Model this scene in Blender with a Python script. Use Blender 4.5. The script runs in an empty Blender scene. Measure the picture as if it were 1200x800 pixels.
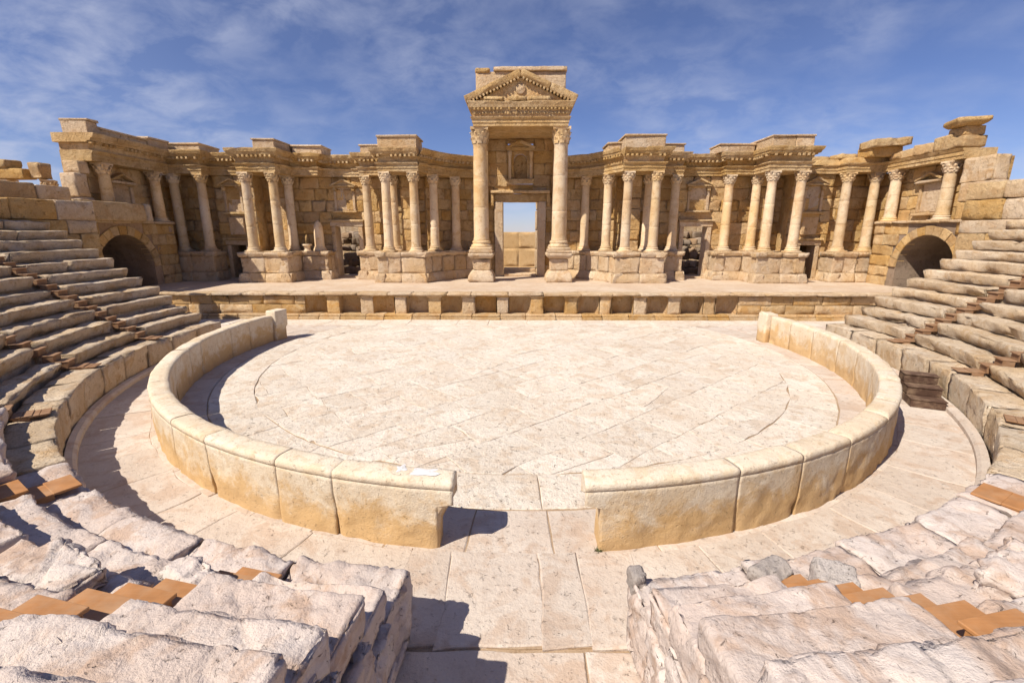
import bpy, math, random
import numpy as np
from mathutils import Vector, Matrix
R_ = math.radians
random.seed(7)
SC = bpy.context.scene
COL = SC.collection

# ------------------------------------------------------------------ camera
cam = bpy.data.cameras.new('camera')
camo = bpy.data.objects.new('camera', cam)
COL.objects.link(camo)
cam.sensor_width = 36.0
cam.lens = 36.0 * 533.0 / 1200.0
cam.clip_start = 0.05
cam.clip_end = 9000
camo.location = (0, 0, 5.0)
camo.rotation_euler = (R_(90 - 13.6), 0, R_(1.0))
SC.camera = camo

# ------------------------------------------------------------------ sky and sun
SUN_EL, SUN_AZ = 49.0, 38.0          # light travels towards +X, turned SUN_AZ degrees towards +Y
ld = Vector((math.cos(R_(SUN_EL)) * math.cos(R_(SUN_AZ)), math.cos(R_(SUN_EL)) * math.sin(R_(SUN_AZ)), -math.sin(R_(SUN_EL))))
sun = bpy.data.lights.new('sun', 'SUN')
sun.energy = 4.4
sun.angle = R_(0.53)
sun.color = (1.0, 0.905, 0.765)
suno = bpy.data.objects.new('sun', sun)
COL.objects.link(suno)
suno.location = (-30, -20, 50)
suno.rotation_euler = ld.to_track_quat('-Z', 'Y').to_euler()
W = bpy.data.worlds.new('World')
SC.world = W
W.use_nodes = True
wt = W.node_tree
bg = wt.nodes['Background']
sky = wt.nodes.new('ShaderNodeTexSky')
sky.sky_type = 'NISHITA'
sky.sun_disc = False
sky.sun_elevation = R_(SUN_EL)
sd = -ld
sky.sun_rotation = math.atan2(sd.x, sd.y)
sky.altitude = 1500
sky.air_density = 1.0
sky.dust_density = 0.25
sky.ozone_density = 3.0


def wnode(t, **kw):
    n = wt.nodes.new(t)
    for k, v in kw.items():
        setattr(n, k, v)
    return n


wl = wt.links.new
tc = wnode('ShaderNodeTexCoord')
# project the view direction on a high flat cloud layer: x/(z+.12), y/(z+.12)
sep = wnode('ShaderNodeSeparateXYZ'); wl(tc.outputs['Generated'], sep.inputs[0])
za = wnode('ShaderNodeMath', operation='MAXIMUM'); wl(sep.outputs[2], za.inputs[0]); za.inputs[1].default_value = 0.0
zb = wnode('ShaderNodeMath', operation='ADD'); wl(za.outputs[0], zb.inputs[0]); zb.inputs[1].default_value = 0.34
dx = wnode('ShaderNodeMath', operation='DIVIDE'); wl(sep.outputs[0], dx.inputs[0]); wl(zb.outputs[0], dx.inputs[1])
dy = wnode('ShaderNodeMath', operation='DIVIDE'); wl(sep.outputs[1], dy.inputs[0]); wl(zb.outputs[0], dy.inputs[1])
cmb = wnode('ShaderNodeCombineXYZ'); wl(dx.outputs[0], cmb.inputs[0]); wl(dy.outputs[0], cmb.inputs[1])
mp = wnode('ShaderNodeMapping'); wl(cmb.outputs[0], mp.inputs[0])
mp.inputs['Location'].default_value = (3.1, 1.7, 0.4)
mp.inputs['Rotation'].default_value = (0, 0, R_(28))
mp.inputs['Scale'].default_value = (0.85, 1.0, 1)
cn = wnode('ShaderNodeTexNoise'); wl(mp.outputs[0], cn.inputs['Vector'])
cn.inputs['Scale'].default_value = 1.25; cn.inputs['Detail'].default_value = 4; cn.inputs['Roughness'].default_value = 0.5
cn2 = wnode('ShaderNodeTexNoise'); wl(mp.outputs[0], cn2.inputs['Vector'])
cn2.inputs['Scale'].default_value = 7.5; cn2.inputs['Detail'].default_value = 7; cn2.inputs['Roughness'].default_value = 0.58
cn2.inputs['Distortion'].default_value = 0.25
r1 = wnode('ShaderNodeMapRange'); wl(cn.outputs[0], r1.inputs[0])
r1.inputs[1].default_value = 0.38; r1.inputs[2].default_value = 0.62; r1.inputs[4].default_value = 1.0
r2 = wnode('ShaderNodeMapRange'); wl(cn2.outputs[0], r2.inputs[0])
r2.inputs[1].default_value = 0.40; r2.inputs[2].default_value = 0.66; r2.inputs[3].default_value = 0.16; r2.inputs[4].default_value = 1.0
cm = wnode('ShaderNodeMath', operation='MULTIPLY'); wl(r1.outputs[0], cm.inputs[0]); wl(r2.outputs[0], cm.inputs[1])
cm2 = wnode('ShaderNodeMath', operation='MULTIPLY'); wl(cm.outputs[0], cm2.inputs[0]); cm2.inputs[1].default_value = 0.55
tint = wnode('ShaderNodeMix', data_type='RGBA', blend_type='MULTIPLY')
tint.inputs[0].default_value = 1.0
wl(sky.outputs[0], tint.inputs[6]); tint.inputs[7].default_value = (0.64, 0.62, 0.80, 1)
mx = wnode('ShaderNodeMix', data_type='RGBA')
wl(cm2.outputs[0], mx.inputs[0]); wl(tint.outputs[2], mx.inputs[6]); mx.inputs[7].default_value = (4.6, 4.9, 6.1, 1)
wl(mx.outputs[2], bg.inputs[0])
bg.inputs[1].default_value = 0.09
SC.view_settings.view_transform = 'Standard'
SC.view_settings.look = 'None'
SC.view_settings.gamma = 1.0
SC.view_settings.use_curve_mapping = False
SC.view_settings.exposure = 0.52
SC.cycles.max_bounces = 6
SC.cycles.diffuse_bounces = 3
SC.cycles.glossy_bounces = 1

# ------------------------------------------------------------------ numpy noise


def _hash(ix, iy, iz, seed):
    h = (ix.astype(np.int64) * 374761393 + iy.astype(np.int64) * 668265263 + iz.astype(np.int64) * 2147483647 + seed * 1274126177) & 0xFFFFFFFF
    h = ((h ^ (h >> 13)) * 1274126177) & 0xFFFFFFFF
    h = ((h ^ (h >> 16)) * 2246822519) & 0xFFFFFFFF
    return ((h ^ (h >> 15)) & 0xFFFFFF) / float(0xFFFFFF)


def vnoise(p, seed=0):
    i = np.floor(p).astype(np.int64)
    f = p - i
    f = f * f * f * (f * (f * 6 - 15) + 10)
    out = 0
    for a in (0, 1):
        wx = f[:, 0] if a else 1 - f[:, 0]
        for b in (0, 1):
            wy = f[:, 1] if b else 1 - f[:, 1]
            for c in (0, 1):
                wz = f[:, 2] if c else 1 - f[:, 2]
                out = out + wx * wy * wz * _hash(i[:, 0] + a, i[:, 1] + b, i[:, 2] + c, seed)
    return out


def fbm(p, octv=3, seed=0, gain=0.5):
    s, a, t = 0, 1.0, 0
    for o in range(octv):
        s = s + a * vnoise(p * (2 ** o) + 17.3 * o, seed + o)
        t += a
        a *= gain
    return s / t          # 0..1


def facets(p, seed=0):
    """cell value (0..1) and distance to the cell border of a jittered lattice"""
    i = np.floor(p).astype(np.int64)
    b1 = np.full(len(p), 9.0); b2 = np.full(len(p), 9.0); val = np.zeros(len(p))
    for a in (-1, 0, 1):
        for b in (-1, 0, 1):
            for c in (-1, 0, 1):
                q = i + np.array([a, b, c])
                j = np.stack([_hash(q[:, 0], q[:, 1], q[:, 2], seed + k) for k in range(3)], 1)
                d = np.linalg.norm(p - (q + j), axis=1)
                v = _hash(q[:, 0], q[:, 1], q[:, 2], seed + 7)
                n1 = d < b1
                b2 = np.where(n1, b1, np.minimum(b2, d))
                val = np.where(n1, v, val)
                b1 = np.where(n1, d, b1)
    return val, b2 - b1


# ------------------------------------------------------------------ objects
WLOC = {}


def link(o, parent, loc):
    COL.objects.link(o)
    if parent is not None:
        o.parent = parent
        o.location = Vector(loc) - WLOC[parent.name]
    else:
        o.location = loc
    WLOC[o.name] = Vector(loc)
    return o


def thing(name, label, cat, loc, group=None):
    o = bpy.data.objects.new(name, None)
    o.empty_display_size = 0.3
    link(o, None, loc)
    o['label'] = label
    o['category'] = cat
    if group:
        o['group'] = group
    return o


def tag(o, label, cat, group=None):
    o['label'] = label
    o['category'] = cat
    if group:
        o['group'] = group
    return o


def mk(name, verts, faces, mat, parent=None, smooth=False, mirror=False, kind=None, base=False):
    v = np.asarray(verts, dtype=float)
    if mirror:
        v = v * np.array([-1.0, 1, 1])
    lo, hi = v.min(0), v.max(0)
    c = (lo + hi) / 2
    if base:
        c[2] = lo[2]
    me = bpy.data.meshes.new(name)
    if isinstance(faces, np.ndarray):
        if mirror:
            faces = faces[:, ::-1]
        n, k = faces.shape
        me.vertices.add(len(v)); me.vertices.foreach_set('co', (v - c).ravel().astype(np.float32))
        me.loops.add(n * k); me.loops.foreach_set('vertex_index', faces.ravel().astype(np.int32))
        me.polygons.add(n); me.polygons.foreach_set('loop_start', np.arange(0, n * k, k, dtype=np.int32))
        me.update(calc_edges=True)
    else:
        if mirror:
            faces = [tuple(reversed(f)) for f in faces]
        me.from_pydata([tuple(q) for q in (v - c)], [], faces)
    if smooth:
        me.polygons.foreach_set('use_smooth', np.ones(len(me.polygons), dtype=bool))
    me.materials.append(mat)
    o = bpy.data.objects.new(name, me)
    link(o, parent, c)
    if kind:
        o['kind'] = kind
    return o


def share(name, me, parent, loc, rotz=0.0, scale=(1, 1, 1), lean=(0, 0)):
    o = bpy.data.objects.new(name, me)
    link(o, parent, loc)
    o.rotation_euler = (lean[0], lean[1], rotz)
    o.scale = scale
    return o


# ---- solid makers: return (verts, faces)
CB_F = None


def cbox(sx, sy, sz, r=0.02, jit=0.0, taper=None):
    """chamfered box centred on origin, 24 verts, 26 faces"""
    r = min(r, sx * .3, sy * .3, sz * .3)
    V = []; idx = {}
    for ax in range(3):
        for sgn in (-1, 1):
            for a in (-1, 1):
                for b in (-1, 1):
                    h = [sx / 2, sy / 2, sz / 2]
                    q = [0, 0, 0]
                    o1, o2 = [(1, 2), (0, 2), (0, 1)][ax]
                    q[ax] = sgn * h[ax]; q[o1] = a * (h[o1] - r); q[o2] = b * (h[o2] - r)
                    s = [0, 0, 0]; s[ax] = sgn; s[o1] = a; s[o2] = b
                    idx[(ax, tuple(s))] = len(V); V.append(q)
    V = np.array(V, dtype=float)
    global CB_F
    if CB_F is None:
        F = []
        S = (-1, 1)
        for ax in range(3):
            o1, o2 = [(1, 2), (0, 2), (0, 1)][ax]
            for sgn in S:
                loop = []
                for a, b in ((-1, -1), (1, -1), (1, 1), (-1, 1)):
                    s = [0, 0, 0]; s[ax] = sgn; s[o1] = a; s[o2] = b
                    loop.append(idx[(ax, tuple(s))])
                F.append(loop)
        for ax in range(3):         # edges run along ax
            o1, o2 = [(1, 2), (0, 2), (0, 1)][ax]
            for a in S:
                for b in S:
                    l = []
                    for (fx, e) in ((o1, -1), (o1, 1), (o2, 1), (o2, -1)):
                        s = [0, 0, 0]; s[ax] = e; s[o1] = a; s[o2] = b
                        l.append(idx[(fx, tuple(s))])
                    F.append(l)
        for a in S:
            for b in S:
                for c in S:
                    F.append([idx[(k, (a, b, c))] for k in range(3)])
        # orient outward
        G = []
        for f in F:
            p = V[f]; n = np.cross(p[1] - p[0], p[2] - p[0])
            G.append(tuple(f) if np.dot(n, p.mean(0)) > 0 else tuple(reversed(f)))
        CB_F = G
    if jit:
        # jitter per corner so the chamfer stays closed
        for a in (-1, 1):
            for b in (-1, 1):
                for c in (-1, 1):
                    d = np.array([random.uniform(-jit, jit) for _ in range(3)])
                    for k in range(3):
                        V[idx[(k, (a, b, c))]] += d
    return V, CB_F


def box(x0, x1, y0, y1, z0, z1, r=0.02, jit=0.0):
    v, f = cbox(x1 - x0, y1 - y0, z1 - z0, r, jit)
    return v + np.array([(x0 + x1) / 2, (y0 + y1) / 2, (z0 + z1) / 2]), f


def join(parts):
    V, F, n = [], [], 0
    for v, f in parts:
        V.append(np.asarray(v, float))
        F += [tuple(int(i) + n for i in q) for q in f]
        n += len(v)
    return np.concatenate(V), F


def rotz(v, a):
    c, s = math.cos(a), math.sin(a)
    return np.stack([v[:, 0] * c - v[:, 1] * s, v[:, 0] * s + v[:, 1] * c, v[:, 2]], 1)


def axpts(L, r, seg):
    n = max(1, int(round((L - 2 * r) / seg)))
    inner = np.linspace(-L / 2 + r, L / 2 - r, n + 1)
    return np.concatenate([[-L / 2, -L / 2 + r * .45], inner, [L / 2 - r * .45, L / 2]])


def rblock(L, D, H, r=0.06, seg=0.1, amp=0.02, freq=2.5, chip=0.05, seed=0, fmap=None, under=0.0, octv=4, rx=None, frac=0.0):
    """weathered block: x length, y depth (front is -y), z height; centred; closed lattice surface"""
    r = min(r, L * .3, D * .3, H * .3)
    rx = r if rx is None else min(rx, r)
    rv = np.array([rx, r, r])
    X, Y, Z = axpts(L, rx, seg), axpts(D, r, seg), axpts(H, r, seg)
    nx, ny, nz = len(X), len(Y), len(Z)
    m = np.zeros((nx, ny, nz), bool)
    m[0] = m[-1] = True; m[:, 0] = m[:, -1] = True; m[:, :, 0] = m[:, :, -1] = True
    idx = -np.ones((nx, ny, nz), dtype=np.int64)
    I = np.argwhere(m)
    idx[m] = np.arange(len(I))
    P = np.stack([X[I[:, 0]], Y[I[:, 1]], Z[I[:, 2]]], 1)
    F = []

    def q(a, flip):
        f = np.stack([a[:-1, :-1].ravel(), a[1:, :-1].ravel(), a[1:, 1:].ravel(), a[:-1, 1:].ravel()], 1)
        F.append(f[:, ::-1] if flip else f)
    q(idx[0], True); q(idx[-1], False)
    q(idx[:, 0], False); q(idx[:, -1], True)
    q(idx[:, :, 0], True); q(idx[:, :, -1], False)
    F = np.concatenate(F)
    h = np.array([L / 2, D / 2, H / 2])
    inner = np.clip(P, -h + rv, h - rv)
    d = (P - inner) / rv * r
    ln = np.linalg.norm(d, axis=1, keepdims=True)
    n = d / np.maximum(ln, 1e-6)
    so = np.array([seed * 13.7 % 91, seed * 7.1 % 53, seed * 3.3 % 37])
    Q = P * freq + so
    nf = fbm(Q, octv, 3, 0.55) - .5
    edge = np.clip((np.abs(d) > r * .3).sum(1) - 1, 0, 2) / 2.0
    c1 = np.clip(fbm(Q * 0.8 + 31, 2, 11) - .5, 0, 1)
    disp = amp * 2 * nf - chip * 2 * edge * c1 * 2 - chip * np.clip(vnoise(Q * .55 + 77, 5) - .62, 0, 1) * 2
    if frac:
        wq = P + .12 * np.stack([fbm(Q + 5 * k, 2, 50 + k) - .5 for k in range(3)], 1)
        cv, ce = facets(wq * np.array([2.3, 2.3, 3.4]) + so, 60)
        cv2, ce2 = facets(wq * np.array([5.1, 5.1, 8.0]) + so + 9, 70)
        strat = vnoise(np.stack([P[:, 2] * 17 + 2.5 * (fbm(Q * .7, 2, 90) - .5) * 4, P[:, 0] * .8, P[:, 1] * .8], 1) + so, 91) - .5
        disp = disp + frac * 1.1 * strat * (1 - np.abs(n[:, 2])) 
        disp = disp + frac * (cv - .62) + frac * .35 * (cv2 - .5) - frac * .8 * np.clip(1 - ce / .07, 0, 1) - frac * .25 * np.clip(1 - ce2 / .08, 0, 1)
    W_ = inner + n * (rv + disp[:, None])
    if under:
        t = np.clip((H * .15 - P[:, 2]) / H, 0, 1)
        fr = np.clip((-P[:, 1]) / (D / 2), 0, 1)
        W_[:, 1] += under * np.minimum(t * 2.2, 1) * fr
    if fmap is not None:
        W_ = fmap(W_)
    return W_, F


def lathe(prof, n=20, wob=0.0, seed=0, fl=None):
    prof = np.asarray(prof, float)
    th = np.linspace(0, 2 * math.pi, n, endpoint=False)
    k = len(prof)
    V = np.zeros((k, n, 3))
    for i, (r, z) in enumerate(prof):
        rr = r * np.ones(n)
        if fl is not None:
            rr = rr + fl(i, z, th)
        V[i, :, 0] = rr * np.cos(th); V[i, :, 1] = rr * np.sin(th); V[i, :, 2] = z
    V = V.reshape(-1, 3)
    if wob:
        V[:, :2] *= (1 + wob * (fbm(V * 1.6 + seed * 9.1, 4, seed) - .5) * 2)[:, None]
    a = np.arange(k * n).reshape(k, n)
    b = np.roll(a, -1, axis=1)
    F = [tuple(x) for x in np.stack([a[:-1].ravel(), b[:-1].ravel(), b[1:].ravel(), a[1:].ravel()], 1)]
    F.append(tuple(a[0][::-1])); F.append(tuple(a[-1]))
    return V, F


def prism(poly, z0, z1):
    """vertical prism over a counter-clockwise xy polygon"""
    n = len(poly)
    V = [(x, y, z0) for x, y in poly] + [(x, y, z1) for x, y in poly]
    F = [tuple(range(n - 1, -1, -1)), tuple(range(n, 2 * n))]
    F += [(i, (i + 1) % n, n + (i + 1) % n, n + i) for i in range(n)]
    return np.array(V, float), F


# ------------------------------------------------------------------ materials
def stone(name, base, dark, light, stain=None, stain_amt=0.5, sc=1.0, bump=0.5, rnd=0.22, pit=0.5, grey=None, grey_amt=0.0, rough=0.92, crack=0.0, zstain=None, bdist=0.03, dk=1.0, fn=.36):
    m = bpy.data.materials.new(name)
    m.use_nodes = True
    t = m.node_tree
    N, Lk = t.nodes, t.links.new
    bs = N['Principled BSDF']
    bs.inputs['Roughness'].default_value = rough
    bs.inputs['Specular IOR Level'].default_value = 0.18
    geo = N.new('ShaderNodeNewGeometry')
    oi = N.new('ShaderNodeObjectInfo')
    off = N.new('ShaderNodeVectorMath'); off.operation = 'MULTIPLY_ADD'
    cx = N.new('ShaderNodeCombineXYZ')
    for i in range(3):
        Lk(oi.outputs['Random'], cx.inputs[i])
    Lk(cx.outputs[0], off.inputs[0]); off.inputs[1].default_value = (61.0, 47.0, 83.0); Lk(geo.outputs['Position'], off.inputs[2])

    def noise(s, det=6, ro=.6, dist=0.0, vec=None):
        n = N.new('ShaderNodeTexNoise')
        n.inputs['Scale'].default_value = s; n.inputs['Detail'].default_value = det
        n.inputs['Roughness'].default_value = ro; n.inputs['Distortion'].default_value = dist
        Lk(vec if vec is not None else off.outputs[0], n.inputs['Vector'])
        return n.outputs['Fac']

    def rng(a, lo, hi, o0=0.0, o1=1.0):
        n = N.new('ShaderNodeMapRange'); n.interpolation_type = 'SMOOTHSTEP'
        Lk(a, n.inputs[0])
        for i, v in zip((1, 2, 3, 4), (lo, hi, o0, o1)):
            n.inputs[i].default_value = v
        return n.outputs[0]

    def mix(f, a, b, bt='MIX'):
        n = N.new('ShaderNodeMix'); n.data_type = 'RGBA'; n.blend_type = bt
        for s, v in ((0, f), (6, a), (7, b)):
            if hasattr(v, 'links') or hasattr(v, 'is_linked'):
                Lk(v, n.inputs[s])
            elif isinstance(v, tuple):
                n.inputs[s].default_value = (*v, 1)
            else:
                n.inputs[s].default_value = v
        return n.outputs[2]

    def math_(op, a, b=None):
        n = N.new('ShaderNodeMath'); n.operation = op
        for i, v in enumerate((a, b)):
            if v is None:
                continue
            if hasattr(v, 'is_linked'):
                Lk(v, n.inputs[i])
            else:
                n.inputs[i].default_value = v
        return n.outputs[0]
    big = noise(0.55 * sc, 2, .5)
    mid = noise(3.2 * sc, 6, .7)
    fine = noise(21 * sc, 3, .75)
    c = mix(rng(big, .34, .66), base, light)
    c = mix(rng(mid, .52, .72, 0, .75 * dk), c, dark)
    c = mix(rng(fine, .40, .7, .0, fn * dk), c, dark)
    if stain:
        sn = noise(1.1 * sc, 4, .65, .6)
        f = rng(sn, .48, .64, 0, stain_amt)
        c = mix(f, c, stain)
    if zstain:                       # mineral stain creeping up irregularly from the paving
        sp = N.new('ShaderNodeSeparateXYZ'); Lk(geo.outputs['Position'], sp.inputs[0])
        zz = math_('ADD', sp.outputs[2], math_('MULTIPLY', math_('SUBTRACT', noise(1.5, 8, .72, .4), 0.5), -2.6))
        c = mix(rng(zz, 0.92, 0.26, 0, .85), c, zstain)
    if grey:
        gn = noise(0.9 * sc, 4, .7)
        c = mix(rng(gn, .50, .66, 0, grey_amt), c, grey)
    # pits and holes
    pits = rng(noise(8 * sc, 4, .8, .8), .60, .70)
    c = mix(math_('MULTIPLY', pits, pit), c, tuple(x * .35 for x in dark))
    if crack:
        wv = N.new('ShaderNodeVectorMath'); wv.operation = 'MULTIPLY_ADD'
        nn = N.new('ShaderNodeTexNoise'); nn.inputs['Scale'].default_value = 1.8; nn.inputs['Detail'].default_value = 3
        Lk(off.outputs[0], nn.inputs['Vector'])
        Lk(nn.outputs['Color'], wv.inputs[0]); wv.inputs[1].default_value = (.9, .9, .9); Lk(off.outputs[0], wv.inputs[2])
        vo = N.new('ShaderNodeTexVoronoi'); vo.feature = 'DISTANCE_TO_EDGE'; vo.inputs['Scale'].default_value = 0.9 * sc
        Lk(wv.outputs[0], vo.inputs['Vector'])
        ck = rng(vo.outputs['Distance'], 0.0, 0.014, 1.0, 0.0)
        ck = math_('MULTIPLY', ck, rng(noise(1.7, 2), .48, .62))
        c = mix(math_('MULTIPLY', ck, crack), c, tuple(x * .3 for x in dark))
    hs = N.new('ShaderNodeHueSaturation')
    Lk(c, hs.inputs['Color'])
    wn = N.new('ShaderNodeTexWhiteNoise'); wn.noise_dimensions = '1D'
    Lk(oi.outputs['Random'], wn.inputs['W'])
    Lk(rng(oi.outputs['Random'], 0, 1, 1 - rnd, 1 + rnd * .8), hs.inputs['Value'])
    Lk(rng(wn.outputs['Value'], 0, 1, 1 - rnd * .9, 1 + rnd * .6), hs.inputs['Saturation'])
    Lk(hs.outputs[0], bs.inputs['Base Color'])
    hgt = math_('ADD', math_('MULTIPLY', mid, .8), math_('MULTIPLY', fine, fn))
    hgt = math_('SUBTRACT', hgt, math_('MULTIPLY', pits, .35))
    if crack:
        hgt = math_('SUBTRACT', hgt, math_('MULTIPLY', ck, .5))
    b = N.new('ShaderNodeBump')
    b.inputs['Strength'].default_value = bump; b.inputs['Distance'].default_value = bdist * 2
    Lk(hgt, b.inputs['Height']); Lk(b.outputs[0], bs.inputs['Normal'])
    return m


M = {}
M['facade'] = stone('golden_limestone', (.64, .41, .175), (.36, .19, .06), (.73, .53, .28), stain=(.50, .265, .08), stain_amt=.5, sc=1.0, bump=1.0, bdist=.10, rnd=.12, dk=1.0, grey=(.42, .30, .18), grey_amt=.3)
M['column'] = stone('column_limestone', (.67, .49, .28), (.44, .275, .12), (.74, .60, .42), stain=(.49, .28, .11), stain_amt=.45, sc=.9, bump=.55, pit=.35, rnd=.12)
M['podium'] = stone('pale_podium_limestone', (.64, .465, .28), (.38, .225, .10), (.72, .58, .42), stain=(.53, .32, .15), stain_amt=.45, sc=1.0, bump=.95, bdist=.09, rnd=.08)
M['cornice'] = stone('weathered_cornice_limestone', (.64, .425, .19), (.35, .19, .06), (.74, .55, .31), stain=(.38, .225, .09), stain_amt=.5, sc=1.2, bump=1.0, bdist=.10, rnd=.08)
M['paving'] = stone('rough_pinkish_paving', (.69, .61, .52), (.42, .30, .20), (.75, .69, .61), stain=(.54, .40, .28), stain_amt=.5, sc=1.25, bump=.8, bdist=.06, rnd=.05, pit=.8, dk=.62, fn=.22)
M['path'] = stone('worn_pinkish_paving', (.54, .46, .395), (.36, .265, .205), (.62, .55, .485), stain=(.46, .335, .25), stain_amt=.6, sc=1.3, fn=.22, bump=.75, bdist=.03, rnd=.05, pit=.4, dk=.6)
M['seat'] = stone('eroded_seat_limestone', (.64, .495, .335), (.35, .225, .115), (.72, .61, .475), stain=(.46, .275, .115), stain_amt=.5, sc=1.6, bump=.9, bdist=.06, dk=1.0, rnd=.07, grey=(.50, .43, .36), grey_amt=.25, pit=.55)
M['near'] = stone('pinkish_boulder_limestone', (.56, .468, .42), (.34, .245, .195), (.63, .555, .515), stain=(.43, .295, .215), stain_amt=.7, sc=1.6, bump=.6, bdist=.05, fn=.16, rnd=.04, grey=(.50, .455, .44), grey_amt=.35, pit=.75, dk=.8)
M['barrier'] = stone('cream_barrier_limestone', (.69, .58, .44), (.45, .31, .185), (.75, .67, .55), stain=(.58, .41, .22), stain_amt=.4, sc=1.6, bump=.6, bdist=.03, rnd=.02, zstain=(.55, .355, .16), pit=.65, dk=.8)
M['apron'] = stone('ochre_stage_front', (.57, .375, .175), (.36, .195, .075), (.67, .50, .30), stain=(.53, .29, .09), stain_amt=.6, sc=1.1, bump=.9, bdist=.08, rnd=.12)
M['dust'] = stone('dusty_stage_floor', (.56, .44, .335), (.42, .31, .21), (.63, .525, .42), stain=(.50, .35, .225), stain_amt=.45, sc=1.0, bump=.7, bdist=.04, rnd=.03, pit=.3)
M['sand'] = stone('desert_sand', (.46, .34, .22), (.36, .25, .15), (.52, .41, .29), sc=.3, bump=.5, rnd=0, pit=.3)
M['rubble'] = stone('brown_rubble_and_vault_shade', (.30, .215, .145), (.17, .11, .07), (.40, .30, .22), sc=1.2, bump=.9, rnd=.3, pit=.6)  # rubble stones; on the arch vaults its dark tone stands in for shade
M['grit'] = stone('brown_joint_dirt', (.36, .255, .165), (.24, .16, .095), (.44, .33, .23), sc=2, bump=.4, rnd=0)
M['core'] = stone('dark_joint_mortar', (.22, .14, .075), (.14, .085, .045), (.28, .19, .11), sc=1, bump=.6, rnd=.1)
M['grey'] = stone('grey_boulder_stone', (.42, .375, .35), (.26, .22, .20), (.52, .47, .44), sc=2.0, bump=.9, rnd=.1, pit=.5)
M['plaster'] = stone('tan_render', (.60, .41, .21), (.44, .27, .12), (.66, .48, .28), stain=(.5, .31, .13), stain_amt=.4, sc=.8, bump=.5, rnd=0)
M['white'] = stone('white_lime', (.66, .66, .68), (.50, .47, .44), (.70, .70, .72), sc=4, bump=.3, rnd=.03, pit=.1)


def wood(name, c0, c1, rough=.55):
    m = bpy.data.materials.new(name); m.use_nodes = True
    t = m.node_tree; N, Lk = t.nodes, t.links.new
    bs = N['Principled BSDF']; bs.inputs['Roughness'].default_value = rough
    bs.inputs['Specular IOR Level'].default_value = 0.3
    tcn = N.new('ShaderNodeTexCoord'); oi = N.new('ShaderNodeObjectInfo')
    mpn = N.new('ShaderNodeMapping'); mpn.inputs['Scale'].default_value = (2.5, 55, 55)
    Lk(tcn.outputs['Object'], mpn.inputs[0])
    ad = N.new('ShaderNodeVectorMath'); ad.operation = 'ADD'; Lk(mpn.outputs[0], ad.inputs[0])
    mu = N.new('ShaderNodeMath'); mu.operation = 'MULTIPLY'; Lk(oi.outputs['Random'], mu.inputs[0]); mu.inputs[1].default_value = 50
    Lk(mu.outputs[0], ad.inputs[1])
    n = N.new('ShaderNodeTexNoise'); n.inputs['Scale'].default_value = 1.0; n.inputs['Detail'].default_value = 6
    Lk(ad.outputs[0], n.inputs['Vector'])
    n2 = N.new('ShaderNodeTexNoise'); n2.inputs['Scale'].default_value = 4.0; n2.inputs['Detail'].default_value = 5
    Lk(tcn.outputs['Object'], n2.inputs['Vector'])
    mxn = N.new('ShaderNodeMix'); mxn.data_type = 'RGBA'
    Lk(n.outputs[0], mxn.inputs[0]); mxn.inputs[6].default_value = (*c0, 1); mxn.inputs[7].default_value = (*c1, 1)
    hs = N.new('ShaderNodeHueSaturation'); Lk(mxn.outputs[2], hs.inputs['Color'])
    mr = N.new('ShaderNodeMapRange'); Lk(n2.outputs[0], mr.inputs[0]); mr.inputs[3].default_value = .55; mr.inputs[4].default_value = 1.4
    Lk(mr.outputs[0], hs.inputs['Value'])
    gn = N.new('ShaderNodeNewGeometry'); n3 = N.new('ShaderNodeTexNoise'); n3.inputs['Scale'].default_value = 2.6; n3.inputs['Detail'].default_value = 7
    n3.inputs['Roughness'].default_value = .7; Lk(gn.outputs['Position'], n3.inputs['Vector'])
    m3 = N.new('ShaderNodeMapRange'); Lk(n3.outputs[0], m3.inputs[0]); m3.inputs[1].default_value = .45; m3.inputs[2].default_value = .7; m3.inputs[4].default_value = .5
    md = N.new('ShaderNodeMix'); md.data_type = 'RGBA'; Lk(m3.outputs[0], md.inputs[0]); Lk(hs.outputs[0], md.inputs[6]); md.inputs[7].default_value = (.42, .30, .20, 1)
    Lk(md.outputs[2], bs.inputs['Base Color'])
    b = N.new('ShaderNodeBump'); b.inputs['Strength'].default_value = .3; b.inputs['Distance'].default_value = .004
    Lk(n.outputs[0], b.inputs['Height']); Lk(b.outputs[0], bs.inputs['Normal'])
    return m


M['wood'] = wood('orange_brown_wood', (.36, .165, .062), (.46, .23, .095))
M['brownwood'] = wood('worn_brown_wood', (.24, .13, .068), (.33, .19, .105))
M['darkwood'] = wood('dark_brown_wood', (.060, .032, .022), (.105, .060, .042), .6)

# ------------------------------------------------------------------ plan constants
CX, CY = 0.0, 18.46           # centre of the orchestra
STAGE_Y, STAGE_Z = 26.35, 1.5
BASE_Z, CAP_Z = 3.58, 8.9
CAMP = np.array([0, 0, 5.0])


def polar(r, a):                  # a measured from the -Y axis, positive to the right (+X)
    return CX + r * math.sin(a), CY - r * math.cos(a)


# ------------------------------------------------------------------ terrain
def terrain():
    rings = [0, 12, 26, 40, 60, 90, 140, 250, 500, 1000, 2000, 4000]
    n = 48
    V, F = [(0, 15, -.12)], []
    for i, r in enumerate(rings[1:]):
        for k in range(n):
            a = 2 * math.pi * k / n
            V.append((r * math.cos(a), 15 + r * math.sin(a), -.12 - (0.0 if r < 60 else .0008 * (r - 60))))
    for k in range(n):
        F.append((0, 1 + k, 1 + (k + 1) % n))
    for i in range(len(rings) - 2):
        for k in range(n):
            a = 1 + i * n + k; b = 1 + i * n + (k + 1) % n
            F.append((a, a + n, b + n, b))
    mk('ground', V, F, M['sand'], smooth=True, kind='structure')


terrain()


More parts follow.
